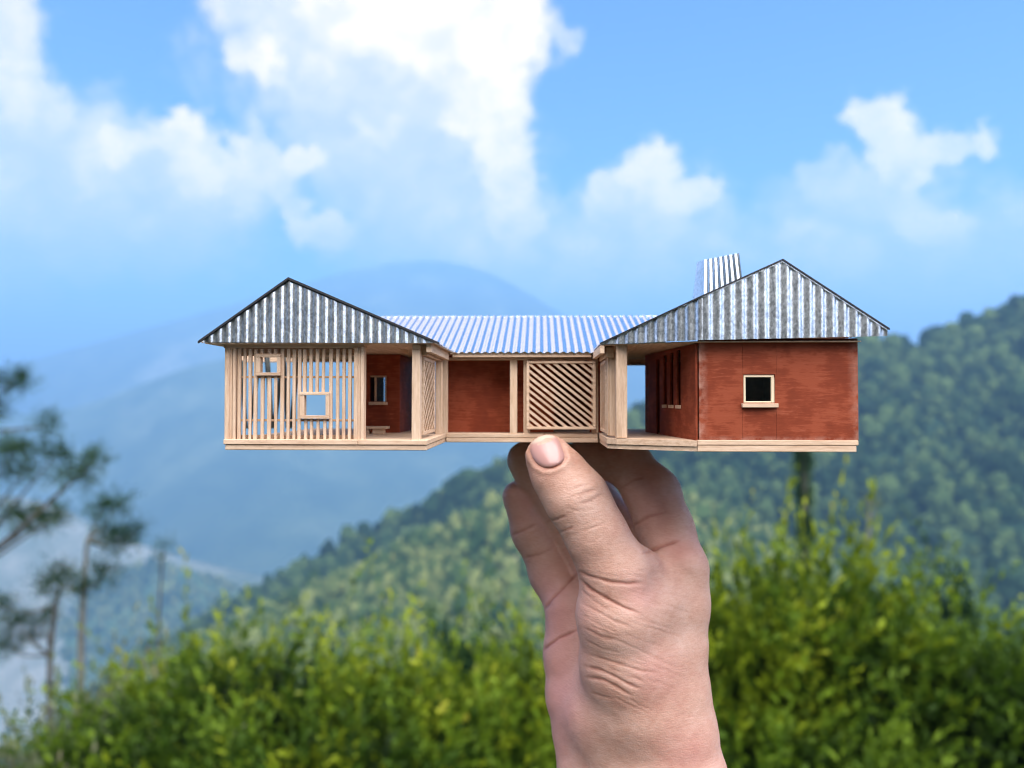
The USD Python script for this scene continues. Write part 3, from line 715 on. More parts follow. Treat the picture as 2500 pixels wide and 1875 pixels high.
for _ in range(46):                                           # fine lines across the ball of the thumb
    x0, y0, n_ = cr.uniform(1420, 1600), cr.uniform(1390, 1720), cr.uniform(40, 120)
    sl = np.interp(y0, [1390, 1480, 1600, 1720], [.18, .42, .38, .55]) + cr.normal() * .05
    CREASES.append(([(x0, y0), (x0 + n_ * .5, y0 + sl * n_ * .5 + cr.normal() * 3), (x0 + n_, y0 + sl * n_ * .92)], cr.uniform(.08, .2), 4.5))
for _ in range(16):
    x0, y0, n_ = cr.uniform(1370, 1440), cr.uniform(1170, 1330), cr.uniform(25, 70)
    CREASES.append(([(x0, y0), (x0 + n_ * .5, y0 - n_ * .12), (x0 + n_, y0 - n_ * .38)], cr.uniform(.07, .16), 4.5))
px, py = to_pix(V); Nn = normals(V); toward = -(Nn * (V - CAM)).sum(1) / np.linalg.norm(V - CAM, axis=1)
disp = np.zeros(len(V)); dark = np.zeros(len(V))
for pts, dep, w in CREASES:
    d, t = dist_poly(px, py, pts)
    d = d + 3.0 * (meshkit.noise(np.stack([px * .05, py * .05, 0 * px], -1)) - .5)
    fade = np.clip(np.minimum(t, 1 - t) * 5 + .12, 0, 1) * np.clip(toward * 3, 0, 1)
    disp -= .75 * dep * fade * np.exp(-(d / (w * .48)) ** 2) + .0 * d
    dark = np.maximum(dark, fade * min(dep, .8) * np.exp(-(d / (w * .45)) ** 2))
# broad unevenness of flesh and tendons
disp += 0.5 * (meshkit.fbm(V * 90, 3, 5) - .5) * 1.2 + 0.10 * (meshkit.fbm(V * 420, 2, 9) - .5)
V = V + Nn * (disp / 1000)[:, None]

skin = mat('skin', {
    'tc': ('texture_coordinate', {}), 'at': ('attribute', {'attribute': 'blush'}), 'cr': ('attribute', {'attribute': 'crease'}),
    'n': ('noise_texture', {'scale': 60.0, 'detail': 6.0, 'roughness': 0.68}),
    'mp': ('mapping', {'scale': (420.0, 420.0, 1900.0), 'rotation': (0.0, 0.45, 0.0)}), 'w': ('noise_texture', {'scale': 1.0, 'detail': 4.0, 'roughness': 0.65, 'distortion': 0.7}),
    'v': ('voronoi_texture', {'scale': 1400.0}),
    'r': ('rgb_ramp', {'ramp': [(0.3, (0.40, 0.205, 0.148)), (0.5, (0.47, 0.272, 0.20)), (0.7, (0.52, 0.33, 0.258))]}),
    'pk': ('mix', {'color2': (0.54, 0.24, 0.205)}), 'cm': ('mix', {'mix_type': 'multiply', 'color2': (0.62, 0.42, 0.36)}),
    'wl': ('map_range', {'from_min': 0.35, 'from_max': 0.65, 'to_min': -0.09, 'to_max': 0.09}), 'rf': ('math', {'math_type': 'add'}),
    'h': ('math', {'math_type': 'multiply_add', 'value2': -0.35}),
    'b': ('bump', {'strength': 0.38, 'distance': 0.0004}),
    'p': ('principled_bsdf', {'roughness': 0.52, 'specular_ior_level': 0.35, 'subsurface_weight': 0.12, 'subsurface_scale': 0.002, 'subsurface_radius': (1.0, 0.35, 0.2)})},
    [('tc.object', 'n.vector'), ('tc.object', 'mp.vector'), ('mp.vector', 'w.vector'), ('tc.object', 'v.vector'), ('w.fac', 'wl.value'), ('n.fac', 'rf.value1'), ('wl.result', 'rf.value2'), ('rf.value', 'r.fac'),
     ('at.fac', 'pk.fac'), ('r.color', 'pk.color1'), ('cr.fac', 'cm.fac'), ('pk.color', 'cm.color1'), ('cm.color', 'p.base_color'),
     ('v.distance', 'h.value1'), ('w.fac', 'h.value3'), ('h.value', 'b.height'), ('b.normal', 'p.normal')])
nail_mat = mat('nail', {
    'tc': ('texture_coordinate', {}), 'at': ('attribute', {'attribute': 'free_edge'}), 'm': ('mix', {'color1': (0.46, 0.235, 0.21), 'color2': (0.55, 0.42, 0.32)}),
    'p': ('principled_bsdf', {'roughness': 0.28, 'specular_ior_level': 0.5, 'subsurface_weight': 0.15, 'subsurface_scale': 0.002, 'coat_weight': 0.15, 'coat_roughness': 0.25})},
    [('at.fac', 'm.fac'), ('m.color', 'p.base_color')])


def primvar(m, name, val):
    UsdGeom.PrimvarsAPI(m).CreatePrimvar(name, Sdf.ValueTypeNames.FloatArray, 'vertex').Set(Vt.FloatArray.FromNumpy(np.asarray(val, np.float32)))


def spot(cx, cy, sx, sy): return np.exp(-((px - cx) / sx) ** 2 - ((py - cy) / sy) ** 2)


blush = .75 * spot(1365, 1720, 60, 190) + .6 * spot(1345, 1480, 90, 120) + .5 * spot(1250, 1230, 70, 90) + .45 * spot(1560, 1450, 50, 50) + .5 * spot(1660, 1340, 60, 40) + .4 * spot(1600, 1640, 60, 60) + .4 * spot(1690, 1850, 90, 80) + .35 * spot(1590, 1230, 70, 90)
# nail bed: pressed a little into the thumb tip
NAIL = np.array([(1292, 1094), (1299, 1079), (1314, 1067), (1334, 1061), (1353, 1063), (1366, 1077), (1374, 1098), (1380, 1118), (1370, 1131), (1351, 1140), (1330, 1143), (1312, 1134), (1299, 1116)], float)
ncen = NAIL.mean(0)
d, _ = dist_poly(px, py, [tuple(p) for p in NAIL] + [tuple(NAIL[0])])


def inside_poly(x, y, poly):
    c = np.zeros(len(x), bool); n_ = len(poly)
    for i in range(n_):
        (x0, y0), (x1, y1) = poly[i], poly[(i + 1) % n_]
        if y0 == y1: continue
        hit = ((y0 > y) != (y1 > y)) & (x < (x1 - x0) * (y - y0) / (y1 - y0) + x0)
        c ^= hit
    return c


inn = inside_poly(px, py, NAIL)
front_layer = (V[:, 1] - CAM[1] < .290) & (toward > 0)
sd = np.where(inn, -d, d)                                      # picture-pixel distance from the nail's edge
sel = front_layer & (sd < 14)
A_ = lambda x, y: np.stack([np.ones_like(x), x, y, x * x, x * y, y * y], -1)
co, *_r = np.linalg.lstsq(A_((px[sel] - ncen[0]) / 50, (py[sel] - ncen[1]) / 50), V[sel, 1], rcond=None)
# groove round the nail and a raised fold of flesh beside it
rim = front_layer * (np.exp(-((sd - 1) / 5.0) ** 2) * -.35 + np.exp(-((sd - 11) / 6.0) ** 2) * .28 + (sd < 0) * -.25)
V = V + normals(V) * (rim / 1000)[:, None]
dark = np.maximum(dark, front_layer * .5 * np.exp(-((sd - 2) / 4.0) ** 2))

person = thing('person', 'bare hand and wrist raised from below, thumb on the front edge of the model', 'person', (0, 0, 0))
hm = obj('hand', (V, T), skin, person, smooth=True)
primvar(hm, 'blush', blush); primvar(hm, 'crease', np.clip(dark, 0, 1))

# nail: rings of the outline shrinking to the centre, laid over the thumb
rings, per = 9, 72
cum = np.r_[0, np.cumsum(np.linalg.norm(np.roll(NAIL, -1, 0) - NAIL, axis=1))]
tt = np.linspace(0, cum[-1], per, endpoint=False); cl_ = np.vstack([NAIL, NAIL[:1]])
ol = np.stack([np.interp(tt, cum, cl_[:, k]) for k in (0, 1)], 1)
for _ in range(6): ol = .5 * ol + .25 * (np.roll(ol, 1, 0) + np.roll(ol, -1, 0))
pts2, lift = [], []
for i in range(rings):
    s_ = 1 - i / (rings - 1) * .999; pts2.append(ncen + (ol - ncen) * s_); lift.append(np.full(per, -.15 if i == 0 else .22 + .10 * (i > 1)))
pts2, lift = np.vstack(pts2), np.hstack(lift)
dep = A_((pts2[:, 0] - ncen[0]) / 50, (pts2[:, 1] - ncen[1]) / 50) @ co - lift / 1000
Vn = np.array([pix(a, b, q - CAM[1]) for (a, b), q in zip(pts2, dep)])
Fn = []
for i in range(rings - 1):
    for j in range(per):
        a, b = i * per + j, i * per + (j + 1) % per
        Fn += [(a, b, b + per), (a, b + per, a + per)]
Vb = Vn + [0, .0008, 0]; Fn = np.array(Fn)
edge = np.array([[j + len(Vn), (j + 1) % per + len(Vn), (j + 1) % per] for j in range(per)] + [[j + len(Vn), (j + 1) % per, j] for j in range(per)])
nm = obj('thumb_nail', (np.vstack([Vn, Vb]), np.vstack([Fn, Fn[:, ::-1] + len(Vn), edge])), nail_mat, person, smooth=True)
tipdir = np.array([-.28, -.96]); along = (pts2 - ncen) @ tipdir
fe = np.clip((along - 24) / 7, 0, 1)
primvar(nm, 'free_edge', np.r_[fe, fe])

# ---------------------------------------------------------------- hills, mountains, haze
def forest_ground(name, a, b, c, scale, pale=0.0, palecol=(0.42, 0.40, 0.34)):
    return mat(name, {
        'g': ('geometry', {}), 'n': ('noise_texture', {'scale': scale, 'detail': 6.0, 'roughness': 0.62}), 'n2': ('noise_texture', {'scale': scale * .16, 'detail': 5.0, 'roughness': 0.6}),
        's': ('math', {'math_type': 'multiply_add', 'value2': 0.6}), 's2': ('math', {'math_type': 'multiply', 'value2': 0.62}),
        'r': ('rgb_ramp', {'ramp': [(0.33, a), (0.5, b), (0.66, c)]}),
        'pr': ('map_range', {'range_type': 'smoothstep', 'from_min': 0.60, 'from_max': 0.68, 'to_min': 0.0, 'to_max': pale, 'clamp': True}), 'm': ('mix', {'color2': palecol}),
        'p': ('principled_bsdf', {'roughness': 0.95, 'specular_ior_level': 0.05})},
        [('g.position', 'n.vector'), ('g.position', 'n2.vector'), ('n2.fac', 's.value1'), ('n.fac', 's.value3'), ('s.value', 's2.value1'), ('s2.value', 'r.fac'),
         ('n2.fac', 'pr.value'), ('pr.result', 'm.fac'), ('r.color', 'm.color1'), ('m.color', 'p.base_color')])


m_hill = forest_ground('hill_forest', (0.006, 0.016, 0.010), (0.015, 0.034, 0.016), (0.045, 0.07, 0.025), .06)
m_spur = forest_ground('spur_forest', (0.012, 0.032, 0.012), (0.04, 0.065, 0.02), (0.11, 0.13, 0.045), .09, .35, (0.30, 0.27, 0.17))
m_far = forest_ground('far_forest', (0.02, 0.045, 0.03), (0.05, 0.08, 0.045), (0.11, 0.14, 0.08), .006, .25)
m_low = forest_ground('low_forest', (0.012, 0.035, 0.018), (0.05, 0.09, 0.04), (0.12, 0.15, 0.07), .03, .0)
m_scree = forest_ground('pale_scree', (0.05, 0.08, 0.06), (0.12, 0.14, 0.12), (0.25, 0.25, 0.23), .012, .9, (0.22, 0.23, 0.21))


def terrain(name, mt, ridge, r_ridge, r_in, z_in, r_out, z_out, amp, nscale, label, seed=0, na=240, nr=70, drop=0):
    """A ridge seen from the terrace: RIDGE lists (picture x, picture y) of its skyline at the distance R_RIDGE."""
    ridge = np.array(ridge, float); pxs = np.linspace(ridge[0, 0], ridge[-1, 0], na)
    tz = -(np.interp(pxs, ridge[:, 0], ridge[:, 1]) - 937.5) / F
    tz = tz - drop / F
    k = np.ones(9) / 9; tz = np.convolve(np.r_[[tz[0]] * 4, tz, [tz[-1]] * 4], k, 'valid')
    u = (pxs - 1250) / F
    rr = np.r_[np.linspace(0, 1, nr), np.linspace(1, 2, nr // 3)[1:]]
    Rr = np.interp(pxs, *zip(*r_ridge)) if isinstance(r_ridge, list) else np.full(na, float(r_ridge))
    P = np.zeros((na, len(rr), 3))
    for j, s in enumerate(rr):
        r = r_in + (Rr - r_in) * s if s <= 1 else Rr + (r_out - Rr) * (s - 1)
        top_z = CAM[2] + tz * Rr
        z = z_in + (top_z - z_in) * (s ** 1.15) if s <= 1 else top_z + (z_out - top_z) * (s - 1) ** 1.2
        P[:, j] = np.stack([u * r, r, z], 1)
    nz = meshkit.fbm(P * nscale + seed * 13.7, 5, seed) - .5
    wgt = np.clip(np.minimum(rr, 2 - rr) * 3, 0, 1) * np.clip(np.abs(rr - 1) * 4 + .12, 0, 1)
    P[..., 2] += 2 * amp * nz * wgt
    idx = np.arange(na * len(rr)).reshape(na, -1)
    f = np.stack([a.ravel() for a in (idx[:-1, :-1], idx[1:, :-1], idx[1:, 1:], idx[:-1, 1:])], 1)
    o = obj(name, (P.reshape(-1, 3), f), mt, smooth=True)
    tag(o, label, 'hill' if 'hill' in name else 'mountain', kind='structure')
    return P, rr


MOUNT_R = 4200.0
terrain('mountain', m_far, [(-3000, 820), (-1500, 900), (-500, 950), (0, 900), (300, 820), (600, 735), (800, 672), (930, 640), (1080, 630), (1180, 640), (1250, 684), (1370, 770), (1500, 845), (1700, 905), (2100, 930), (2700, 900), (3800, 880), (5000, 900)], MOUNT_R, 2300, -700, 5200, -700, 90, .0013, 'faint blue mountain behind the middle roof, its peak under the cloud', 1)
terrain('mountain', m_far, [(-3500, 900), (-1500, 940), (-300, 980), (0, 1010), (150, 1020), (330, 945), (565, 862), (700, 880), (950, 945), (1150, 1020), (1400, 1120), (1700, 1180), (2300, 1200), (3200, 1200)], 2600, 1300, -700, 3200, -690, 70, .0025, 'hazy blue mountain flank below the left wing of the house', 2)
terrain('hill', m_scree, [(-3500, 1010), (-900, 1110), (-200, 1180), (0, 1212), (110, 1220), (250, 1290), (400, 1350), (700, 1420), (1000, 1500)], 1200, 500, -700, 1400, -690, 35, .006, 'pale bare slope behind the thin trees on the left', 3)
lowP, lrr = terrain('hill', m_low, [(-3500, 1330), (-900, 1440), (0, 1470), (180, 1430), (330, 1385), (450, 1384), (560, 1425), (700, 1500), (850, 1600), (1100, 1700)], 1100, 480, -700, 1300, -690, 30, .008, 'teal forested hill low on the left behind the shrubs', 4, na=500)
hillP, hrr = terrain('hill', m_hill, [(-900, 2500), (-300, 2120), (100, 1800), (300, 1620), (480, 1500), (560, 1460), (640, 1420), (800, 1338), (1000, 1238), (1250, 1110), (1450, 1020), (1700, 935), (1900, 925), (2097, 872), (2200, 842), (2350, 795), (2440, 748), (2500, 712), (2800, 590), (3300, 430), (4200, 300)], 420, 110, -140, 900, -690, 14, .02, 'dark blue-green wooded hillside rising on the right', 5, na=320, drop=18)
spurP, srr = terrain('hill', m_spur, [(-700, 2400), (-200, 2050), (150, 1780), (380, 1590), (520, 1490), (600, 1452), (700, 1418), (900, 1328), (1060, 1255), (1180, 1195), (1350, 1150), (1550, 1140), (1750, 1190), (2000, 1300), (2400, 1420)], 290, 75, -110, 420, -300, 5, .03, 'lighter green wooded spur behind the hand', 6, drop=48)
vx = np.array([[-13000, -2900, -695], [13000, -2900, -695], [13000, 8300, -695], [-13000, 8300, -695]], float)
tag(obj('valley_floor', (vx, np.array([[0, 1, 2, 3]])), m_low), 'hazy valley floor far below', 'valley', kind='structure')

# forests on the hillside and the spur: crowns too many to count


def leaf_mat(name, ramp, trans=0.3, rough=0.6):
    return mat(name, {
        'oi': ('object_info', {}), 'g': ('geometry', {}), 'n': ('noise_texture', {'scale': 1.7, 'detail': 3.0}), 'a': ('math', {'math_type': 'multiply_add', 'value2': 0.55}), 'b2': ('math', {'math_type': 'multiply_add', 'value2': 0.22, 'value3': -0.10}), 'c': ('math', {'math_type': 'add'}),
        'young_shade': ('attribute', {'attribute': 'young'}), 'y2': ('math', {'math_type': 'multiply_add', 'value2': 0.5, 'value3': -0.30}), 'd': ('math', {'math_type': 'add'}),  # one value for young growth and for shade put into the leaf colour
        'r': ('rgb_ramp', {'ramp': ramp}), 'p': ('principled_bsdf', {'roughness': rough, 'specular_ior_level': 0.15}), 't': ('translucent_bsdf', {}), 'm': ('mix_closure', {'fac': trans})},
        [('g.random_per_island', 'a.value1'), ('g.position', 'n.vector'), ('oi.random', 'b2.value1'), ('n.fac', 'a.value3'), ('a.value', 'c.value1'), ('b2.value', 'c.value2'), ('young_shade.fac', 'y2.value1'), ('c.value', 'd.value1'), ('y2.value', 'd.value2'), ('d.value', 'r.fac'),
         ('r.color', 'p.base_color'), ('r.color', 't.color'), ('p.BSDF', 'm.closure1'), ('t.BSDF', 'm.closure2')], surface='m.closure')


def tree_mat(name, cols):
    return mat(name, {'oi': ('object_info', {}), 'r': ('rgb_ramp', {'ramp': cols}), 'tc': ('texture_coordinate', {}), 'n': ('noise_texture', {'scale': 3.0, 'detail': 5.0, 'roughness': .7}),
                      'mx': ('math', {'math_type': 'multiply_add', 'value2': 0.7}), 's': ('math', {'math_type': 'multiply_add', 'value2': .8, 'value3': -.05}), 'p': ('principled_bsdf', {'roughness': 0.9, 'specular_ior_level': 0.1})},
               [('tc.object', 'n.vector'), ('n.fac', 'mx.value1'), ('oi.random', 's.value1'), ('s.value', 'mx.value3'), ('mx.value', 'r.fac'), ('r.color', 'p.base_color')])


t_hill = tree_mat('hillside_crowns', [(0.2, (0.003, 0.010, 0.004)), (0.62, (0.012, 0.030, 0.010)), (1.0, (0.055, 0.085, 0.025))])
t_spur = tree_mat('spur_crowns', [(0.2, (0.012, 0.032, 0.010)), (0.6, (0.034, 0.062, 0.018)), (1.0, (0.125, 0.145, 0.045))])


def forest(name, P, rr, mt, count, size, label, seed, smin_=0.25, smax=1.12):
    r_ = np.random.default_rng(seed)
    pi = UsdGeom.PointInstancer.Define(stage, '/World/' + name)
    for k in range(4):
        s = trimesh.creation.icosphere(subdivisions=3); v = s.vertices.copy()
        v = v * (1 + 1.0 * (meshkit.fbm(v * 1.9 + k * 9.1 + seed, 4, seed + k) - .5))[:, None] * [1, 1, (1.15, 1.5, 1.0, 1.8)[k]] + [0, 0, .7]
        o = obj('crown', (v, s.faces), mt, f'/World/{name}/prototypes', smooth=20)
    pi.CreatePrototypesRel().SetTargets([f'/World/{name}/prototypes/crown' + ('' if k == 0 else f'_{k:03d}') for k in range(4)])
    i = r_.uniform(0, P.shape[0] - 1.001, count); s = np.sqrt(r_.uniform(smin_ ** 2, smax ** 2, count)); j = np.interp(s, rr, np.arange(len(rr)))
    i0, j0 = i.astype(int), j.astype(int); fi, fj = (i - i0)[:, None], (j - j0)[:, None]
    q = P[i0, j0] * (1 - fi) * (1 - fj) + P[i0 + 1, j0] * fi * (1 - fj) + P[i0, j0 + 1] * (1 - fi) * fj + P[i0 + 1, j0 + 1] * fi * fj
    sc = size * np.exp(r_.normal(0, .38, count)) * .85 * (1 + .5 * (meshkit.noise(q * .03) - .5))
    ang = r_.uniform(0, 2 * np.pi, count)
    pi.CreatePositionsAttr(Vt.Vec3fArray.FromNumpy(q.astype(np.float32)))
    pi.CreateProtoIndicesAttr(Vt.IntArray.FromNumpy(r_.integers(0, 4, count).astype(np.int32)))
    pi.CreateScalesAttr(Vt.Vec3fArray.FromNumpy(np.repeat(sc[:, None], 3, 1).astype(np.float32)))
    pi.CreateOrientationsAttr(Vt.QuathArray([Gf.Quath(math.cos(a / 2), 0, 0, math.sin(a / 2)) for a in ang]))
    tag(pi, label, 'forest', kind='stuff')


forest('hillside_forest', hillP, hrr, t_hill, 24000, 2.1, 'far-off wood covering the dark hillside on the right', 3)
forest('valley_forest', lowP, lrr, t_spur, 26000, 3.2, 'teal wood covering the low hill on the left', 5, smin_=.5)
forest('spur_forest', spurP, srr, t_spur, 13000, 1.3, 'lighter wood covering the spur behind the hand', 4)

# ---------------------------------------------------------------- the terrace and slope under the camera, and an added bank behind it
def ground_z(x, y):
    x, y = np.asarray(x, float), np.asarray(y, float)
    z = np.where(y < 1.2, 0.0, -0.42 * (y - 1.2) - 0.006 * np.clip(y - 1.2, 0, 80) ** 2)
    back = np.clip(-y - 2.5, 0, 40); side = 1 - .85 * np.clip((x - .2 - back * .25) / 4, 0, 1); z = z + np.minimum(back * 1.1, 9 + 0 * back) * side  # unseen bank behind the camera, added and shaped for reflections in the metal
    return z + .35 * (meshkit.fbm(np.stack([x * .3, y * .3, 0 * x], -1), 3, 2) - .5) * np.clip(np.abs(y) - .5, 0, 1)


gx, gy = np.meshgrid(np.linspace(-70, 70, 141), np.linspace(-45, 75, 161), indexing='ij')
G = np.stack([gx, gy, ground_z(gx, gy)], -1); idx = np.arange(gx.size).reshape(gx.shape)
f = np.stack([a.ravel() for a in (idx[:-1, :-1], idx[1:, :-1], idx[1:, 1:], idx[:-1, 1:])], 1)
m_ground = forest_ground('grassy_ground', (0.022, 0.028, 0.022), (0.040, 0.046, 0.034), (0.075, 0.076, 0.06), 2.0)
tag(obj('ground', (G.reshape(-1, 3), f), m_ground, smooth=True), 'grassy slope falling away under the shrubs, with an added bank behind the camera', 'ground', kind='structure')

# ---------------------------------------------------------------- shrubs
def leaves(base, axis, size, r_, width=.42):  # four vertices a leaf
    """Folded leaf quads: two triangles pairs per leaf; BASE, AXIS n x 3."""
    n_ = len(base); axis = axis / np.linalg.norm(axis, axis=1, keepdims=True)
    side = np.cross(axis, r_.normal(size=(n_, 3))); side /= np.linalg.norm(side, axis=1, keepdims=True); up = np.cross(side, axis)
    L_ = size[:, None]; w = L_ * width
    tip, mid = base + axis * L_ - up * L_ * .12, base + axis * L_ * .5 + up * L_ * .06
    v = np.stack([base, mid + side * w * .5 - up * w * .12, tip, mid - side * w * .5 - up * w * .12], 1).reshape(-1, 3)
    k = np.arange(n_)[:, None] * 4
    return v, np.vstack([k + [0, 1, 2], k + [0, 2, 3]])


def sprigs(origins, dirs, lens, per, leaf, r_, width=.42, curl=.5):
    """Leafy shoots: (leaf vertices, faces)."""
    n_ = len(origins); t = np.linspace(.05, 1, per)
    dirs = dirs / np.linalg.norm(dirs, axis=1, keepdims=True)
    bend = r_.normal(size=(n_, 3)) * .25
    b = origins[:, None] + lens[:, None, None] * (dirs[:, None] * t[None, :, None] + bend[:, None] * (t ** 2)[None, :, None])
    out = r_.normal(size=(n_, per, 3)); ax = out * .55 + dirs[:, None] * (.55 + .6 * t[None, :, None]) + [0, 0, .15]
    sz = leaf * r_.uniform(.55, 1.25, (n_, per)) * (1.1 - .45 * t)
    return leaves(b.reshape(-1, 3), ax.reshape(-1, 3), sz.ravel(), r_, width)


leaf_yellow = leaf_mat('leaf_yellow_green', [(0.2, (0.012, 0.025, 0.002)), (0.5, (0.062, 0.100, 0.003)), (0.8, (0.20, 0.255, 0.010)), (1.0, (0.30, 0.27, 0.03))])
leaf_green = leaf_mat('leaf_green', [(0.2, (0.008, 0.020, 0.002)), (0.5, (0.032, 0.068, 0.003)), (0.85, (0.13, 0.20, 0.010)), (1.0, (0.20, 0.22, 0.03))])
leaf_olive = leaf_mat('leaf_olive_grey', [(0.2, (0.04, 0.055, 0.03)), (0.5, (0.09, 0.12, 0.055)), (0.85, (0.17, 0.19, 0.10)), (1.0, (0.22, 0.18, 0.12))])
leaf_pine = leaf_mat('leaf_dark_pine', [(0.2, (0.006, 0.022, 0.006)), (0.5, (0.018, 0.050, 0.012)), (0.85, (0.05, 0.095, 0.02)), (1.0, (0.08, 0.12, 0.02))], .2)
bark = mat('bark', {'tc': ('texture_coordinate', {}), 'n': ('noise_texture', {'scale': 14.0, 'detail': 4.0}), 'r': ('rgb_ramp', {'ramp': [(0.3, (0.035, 0.033, 0.028)), (0.7, (0.10, 0.095, 0.08))]}), 'p': ('principled_bsdf', {'roughness': 0.9})},
           [('tc.object', 'n.vector'), ('n.fac', 'r.fac'), ('r.color', 'p.base_color')])
bark_pale = mat('bark_pale', {'tc': ('texture_coordinate', {}), 'n': ('noise_texture', {'scale': 9.0, 'detail': 4.0}), 'r': ('rgb_ramp', {'ramp': [(0.3, (0.08, 0.08, 0.07)), (0.7, (0.16, 0.16, 0.14))]}), 'p': ('principled_bsdf', {'roughness': 0.9})},
                [('tc.object', 'n.vector'), ('n.fac', 'r.fac'), ('r.color', 'p.base_color')])


def tube(pts, r0, r1, sides=7):
    pts = np.asarray(pts, float); d = np.gradient(pts, axis=0); d /= np.linalg.norm(d, axis=1, keepdims=True)
    ref = np.array([.3, .9, .2]); s = np.cross(d, ref); s /= np.linalg.norm(s, axis=1, keepdims=True); u = np.cross(d, s)
    a = np.linspace(0, 2 * np.pi, sides, endpoint=False); r = np.linspace(r0, r1, len(pts))
    v = (pts[:, None] + r[:, None, None] * (np.cos(a)[None, :, None] * s[:, None] + np.sin(a)[None, :, None] * u[:, None])).reshape(-1, 3)
    f = []
    for i in range(len(pts) - 1):
        for j in range(sides):
            p, q = i * sides + j, i * sides + (j + 1) % sides
            f += [(p, q, q + sides), (p, q + sides, p + sides)]
    f += [(0, j + 1, j) for j in range(1, sides - 1)] + [((len(pts) - 1) * sides, (len(pts) - 1) * sides + j, (len(pts) - 1) * sides + j + 1) for j in range(1, sides - 1)]
    return trimesh.Trimesh(v, np.array(f), process=False)


def shrub(x_px, top_px, dist, half, mt, label, seed, n=900, leaf=.055, sprig=.38, per=26, group=None, up=.9, width=.45, wob=.75):
    n, leaf, sprig = int(n * .75), leaf * 1.75, sprig * 1.3
    """A shrub whose crown tops out at the given picture position; HALF is its half width in metres."""
    r_ = np.random.default_rng(seed)
    tip = pix(x_px, top_px, dist); gz = float(ground_z(tip[0], tip[1])); H = tip[2] - gz
    t = thing('shrub', label, 'shrub', (tip[0], tip[1], gz), group)
    ph = r_.uniform(0, 2 * np.pi, n); z = r_.uniform(0.04, 1, n) ** .8
    prof = np.sqrt(np.clip(1 - (z - .35) ** 2 / .62 ** 2 * .9, .02, 1)); rad = half * prof * np.sqrt(r_.uniform(.25, 1, n))
    o = np.stack([np.cos(ph) * rad, np.sin(ph) * rad * .9, z * (H - sprig * .6)], 1)
    lump = meshkit.noise(np.stack([o[:, 0] * 1.7, o[:, 1] * 1.7, 0 * ph + seed], -1)); o[:, 2] *= 1 - wob * (1 - lump) * (z > .3)
    d = np.stack([np.cos(ph) * .55, np.sin(ph) * .55, up + 0 * ph], 1) + r_.normal(size=(n, 3)) * .28
    v, f_ = sprigs(o, d, sprig * r_.uniform(.45, 1.5, n), per, leaf, r_, width)
    v[:, 2] *= H / np.quantile(v[:, 2], .9994)
    fo = obj('foliage', (v, f_), mt, t)
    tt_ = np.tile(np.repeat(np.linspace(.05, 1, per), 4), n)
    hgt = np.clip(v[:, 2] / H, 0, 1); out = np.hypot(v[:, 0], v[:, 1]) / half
    primvar(fo, 'young', np.clip(tt_ ** 1.5 * .75 + .55 * hgt ** 2 * np.clip(out + .4, 0, 1) - .1, 0, 1.2))  # young tips, plus painted shade: low and inner leaves made darker
    st = []
    for _ in range(7):
        a = r_.uniform(0, 2 * np.pi); e = np.array([math.cos(a) * half * .6, math.sin(a) * half * .6, H * .8])
        st.append(tube([(0, 0, -.1), e * [.25, .25, .3], e * [.5, .5, .55], e * [.7, .7, .75]], .013, .004))
    obj('stems', trimesh.util.concatenate(st), bark, t)
    return t


# left to right, nearest row first
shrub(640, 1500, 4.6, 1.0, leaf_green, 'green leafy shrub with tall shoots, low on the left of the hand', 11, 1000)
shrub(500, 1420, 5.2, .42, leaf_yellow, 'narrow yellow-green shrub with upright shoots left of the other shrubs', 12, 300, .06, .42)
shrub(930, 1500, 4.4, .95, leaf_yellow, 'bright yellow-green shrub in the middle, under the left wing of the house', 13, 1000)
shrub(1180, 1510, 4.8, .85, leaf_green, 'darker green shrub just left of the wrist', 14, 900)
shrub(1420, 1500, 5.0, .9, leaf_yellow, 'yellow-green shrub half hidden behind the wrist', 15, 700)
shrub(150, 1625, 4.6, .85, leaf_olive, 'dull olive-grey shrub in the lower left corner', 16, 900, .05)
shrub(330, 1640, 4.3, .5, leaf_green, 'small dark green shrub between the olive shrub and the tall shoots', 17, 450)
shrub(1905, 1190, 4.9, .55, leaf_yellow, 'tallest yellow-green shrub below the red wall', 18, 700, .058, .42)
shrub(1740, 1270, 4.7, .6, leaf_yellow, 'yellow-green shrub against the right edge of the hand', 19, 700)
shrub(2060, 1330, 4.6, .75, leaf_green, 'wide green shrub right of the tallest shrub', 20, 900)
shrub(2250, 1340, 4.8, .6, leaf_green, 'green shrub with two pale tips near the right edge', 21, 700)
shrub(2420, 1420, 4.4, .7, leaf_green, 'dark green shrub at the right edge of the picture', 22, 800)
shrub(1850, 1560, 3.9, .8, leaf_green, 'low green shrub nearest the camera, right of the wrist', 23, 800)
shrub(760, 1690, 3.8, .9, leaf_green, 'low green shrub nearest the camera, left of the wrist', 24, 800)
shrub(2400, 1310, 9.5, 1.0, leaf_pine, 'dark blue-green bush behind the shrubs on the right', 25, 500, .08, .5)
shrub(1200, 1425, 10.5, .75, leaf_pine, 'dark spiky bush behind the shrubs, left of the wrist', 26, 300, .16, .6, 18, up=1.4, width=.16)

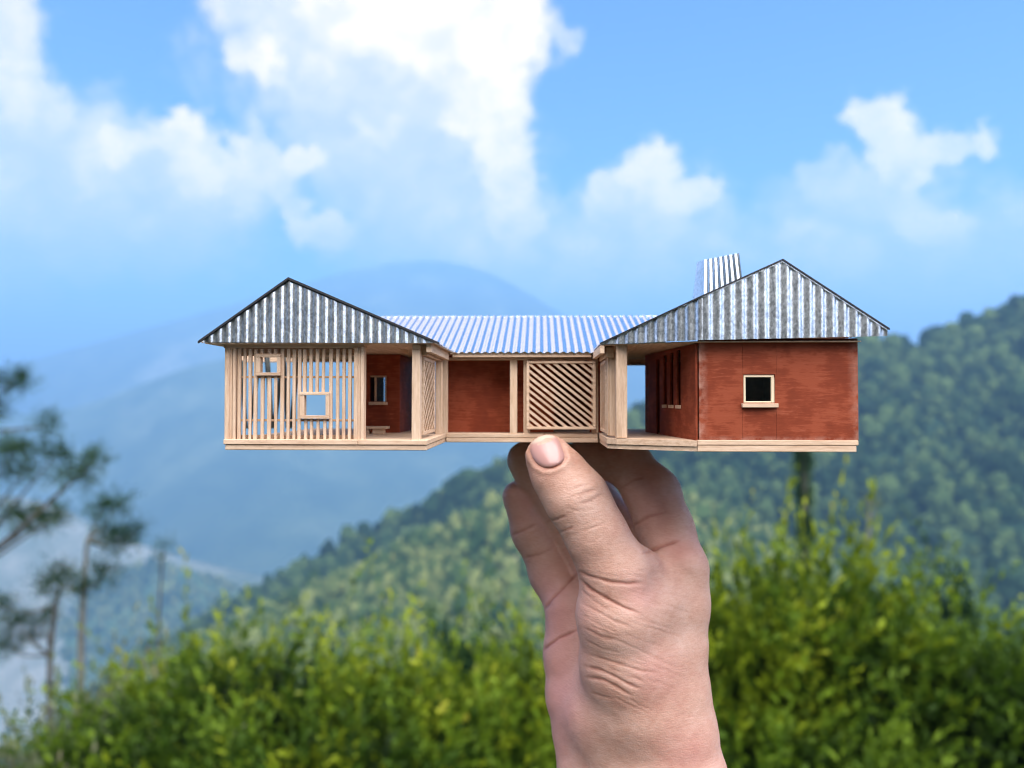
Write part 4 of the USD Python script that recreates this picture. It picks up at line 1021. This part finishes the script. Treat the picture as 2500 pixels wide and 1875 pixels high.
# ---------------------------------------------------------------- trees
def tree(name, label, dist, trunk, r0, r1, clumps, mt, seed, bk=bark, leaf=.09, per_m2=560, limbs=True):
    """TRUNK: picture points from the foot up; CLUMPS: (x, y, half width px, half height px) of the leaf masses."""
    r_ = np.random.default_rng(seed)
    P = np.array([pix(a, b, dist) for a, b in trunk]); foot = P[0].copy(); foot[2] = min(foot[2], float(ground_z(foot[0], foot[1])))
    P = np.vstack([foot, P[1:]]) if abs(P[0][2] - foot[2]) > .05 else P
    t = thing(name, label, 'tree', foot)
    obj('trunk', tube(P - foot, r0, r1, 9), bk, t, smooth=True)
    vv, ff, off = [], [], 0
    for a, b, sx, sy in clumps:
        c = pix(a, b, dist) + [0, r_.uniform(-.5, .5) * sx * dist / F, 0]; sx, sy = sx * dist / F, sy * dist / F
        if limbs:
            k = int(np.argmin(np.linalg.norm(P - c, axis=1) + np.maximum(P[:, 2] - c[2], 0) * 2)); s = P[k]
            m_ = (s + c) / 2 - [0, 0, .12 * np.linalg.norm(c - s)]
            if np.linalg.norm(c - s) > .1: obj('limb', tube(np.array([s, m_, c]) - foot, max(r1, r0 * .35), .25 * r1, 6), bk, t, smooth=True)
        n_ = max(int(per_m2 * sx * sy * 3.1), 10)
        o = r_.normal(size=(n_, 3)); o /= np.linalg.norm(o, axis=1, keepdims=True); o *= (r_.uniform(0, 1, n_) ** .45)[:, None]
        o = o * (1 + .7 * (meshkit.noise(o * 2.3 + seed) - .5))[:, None] * [sx, sx, sy]
        v, f_ = sprigs(c + o * .8 - foot, o / [sx, sx, sy] + r_.normal(size=(n_, 3)) * .4 + [0, 0, .4], np.full(n_, leaf * 2.5), 7, leaf, r_, .25)
        vv.append(v); ff.append(f_ + off); off += len(v)
    cr = obj('crown', (np.vstack(vv), np.vstack(ff)), mt, t)
    primvar(cr, 'young', np.full(off, .6))
    return t


tree('pine_tree', 'dark pine tree whose branches reach in at the left edge', 15, [(-190, 1800), (-200, 1400), (-190, 1000), (-185, 700)], .16, .05,
     [(20, 935, 50, 28), (-80, 1000, 90, 40), (35, 1105, 60, 34), (118, 1040, 30, 24), (135, 1110, 40, 26), (185, 1165, 52, 24), (235, 1125, 34, 24), (55, 1155, 46, 20), (85, 1275, 62, 28), (25, 1255, 40, 22), (-80, 1200, 90, 40), (145, 1255, 20, 20), (-150, 850, 150, 80), (-150, 700, 100, 80)], leaf_pine, 31, leaf=.10)
tree('young_tree', 'slim young tree with sparse leaf tufts, tallest of the thin trees on the left', 13, [(196, 1700), (198, 1560), (205, 1440), (212, 1320)], .07, .03,
     [(150, 1420, 45, 38), (245, 1410, 38, 24), (270, 1300, 36, 22), (300, 1330, 30, 26), (240, 1245, 30, 20), (285, 1238, 34, 22), (325, 1305, 20, 24), (205, 1440, 22, 20)], leaf_pine, 32, bark_pale, leaf=.10)
tree('young_tree', 'thin dark tree with a blue-green tuft, leftmost of the thin trees', 17, [(120, 1720), (122, 1600), (135, 1480), (150, 1420)], .07, .035,
     [(45, 1520, 46, 30), (15, 1575, 40, 26), (112, 1510, 28, 24), (70, 1562, 30, 18), (-5, 1480, 46, 26)], leaf_pine, 33, leaf=.09)
tree('young_tree', 'single dark leafy shoot standing above the shrubs on the left', 11, [(385, 1640), (388, 1500), (394, 1400), (400, 1340)], .02, .01,
     [(410, 1335, 26, 20), (392, 1368, 14, 16)], leaf_pine, 34, leaf=.06)
tree('ivy_clad_tree', 'dark ivy-clad trunk rising under the red wall of the house', 20, [(1968, 1420), (1966, 1250), (1962, 1120), (1958, 990)], .10, .07,
     [(1966, 1300, 15, 60), (1964, 1210, 13, 55), (1962, 1130, 15, 50), (1958, 1060, 17, 50), (1955, 970, 60, 60)], leaf_pine, 35, leaf=.08, per_m2=2500, limbs=False)
tree('bare_tree', 'thin pale bare trunk with one tuft, right of the ivy-clad trunk', 18, [(2114, 1480), (2116, 1400), (2120, 1300), (2122, 1210)], .055, .04,
     [(2126, 1215, 22, 16), (2140, 1235, 16, 12)], leaf_olive, 36, bark_pale, leaf=.06)

# ---------------------------------------------------------------- haze
hz = trimesh.creation.box(bounds=[(-13500, -3000, -698), (13500, 8500, 770)])
HAZE = 1 / 2250
tag(obj('haze', hz, mat('haze', {'v': ('principled_volume', {'color': (0.25, 0.53, 0.98), 'absorption_color': (0, 0, 0), 'density': HAZE, 'anisotropy': 0.1})}, surface=None, volume='v.volume')), 'pale blue summer haze filling the valley', 'haze', kind='stuff')
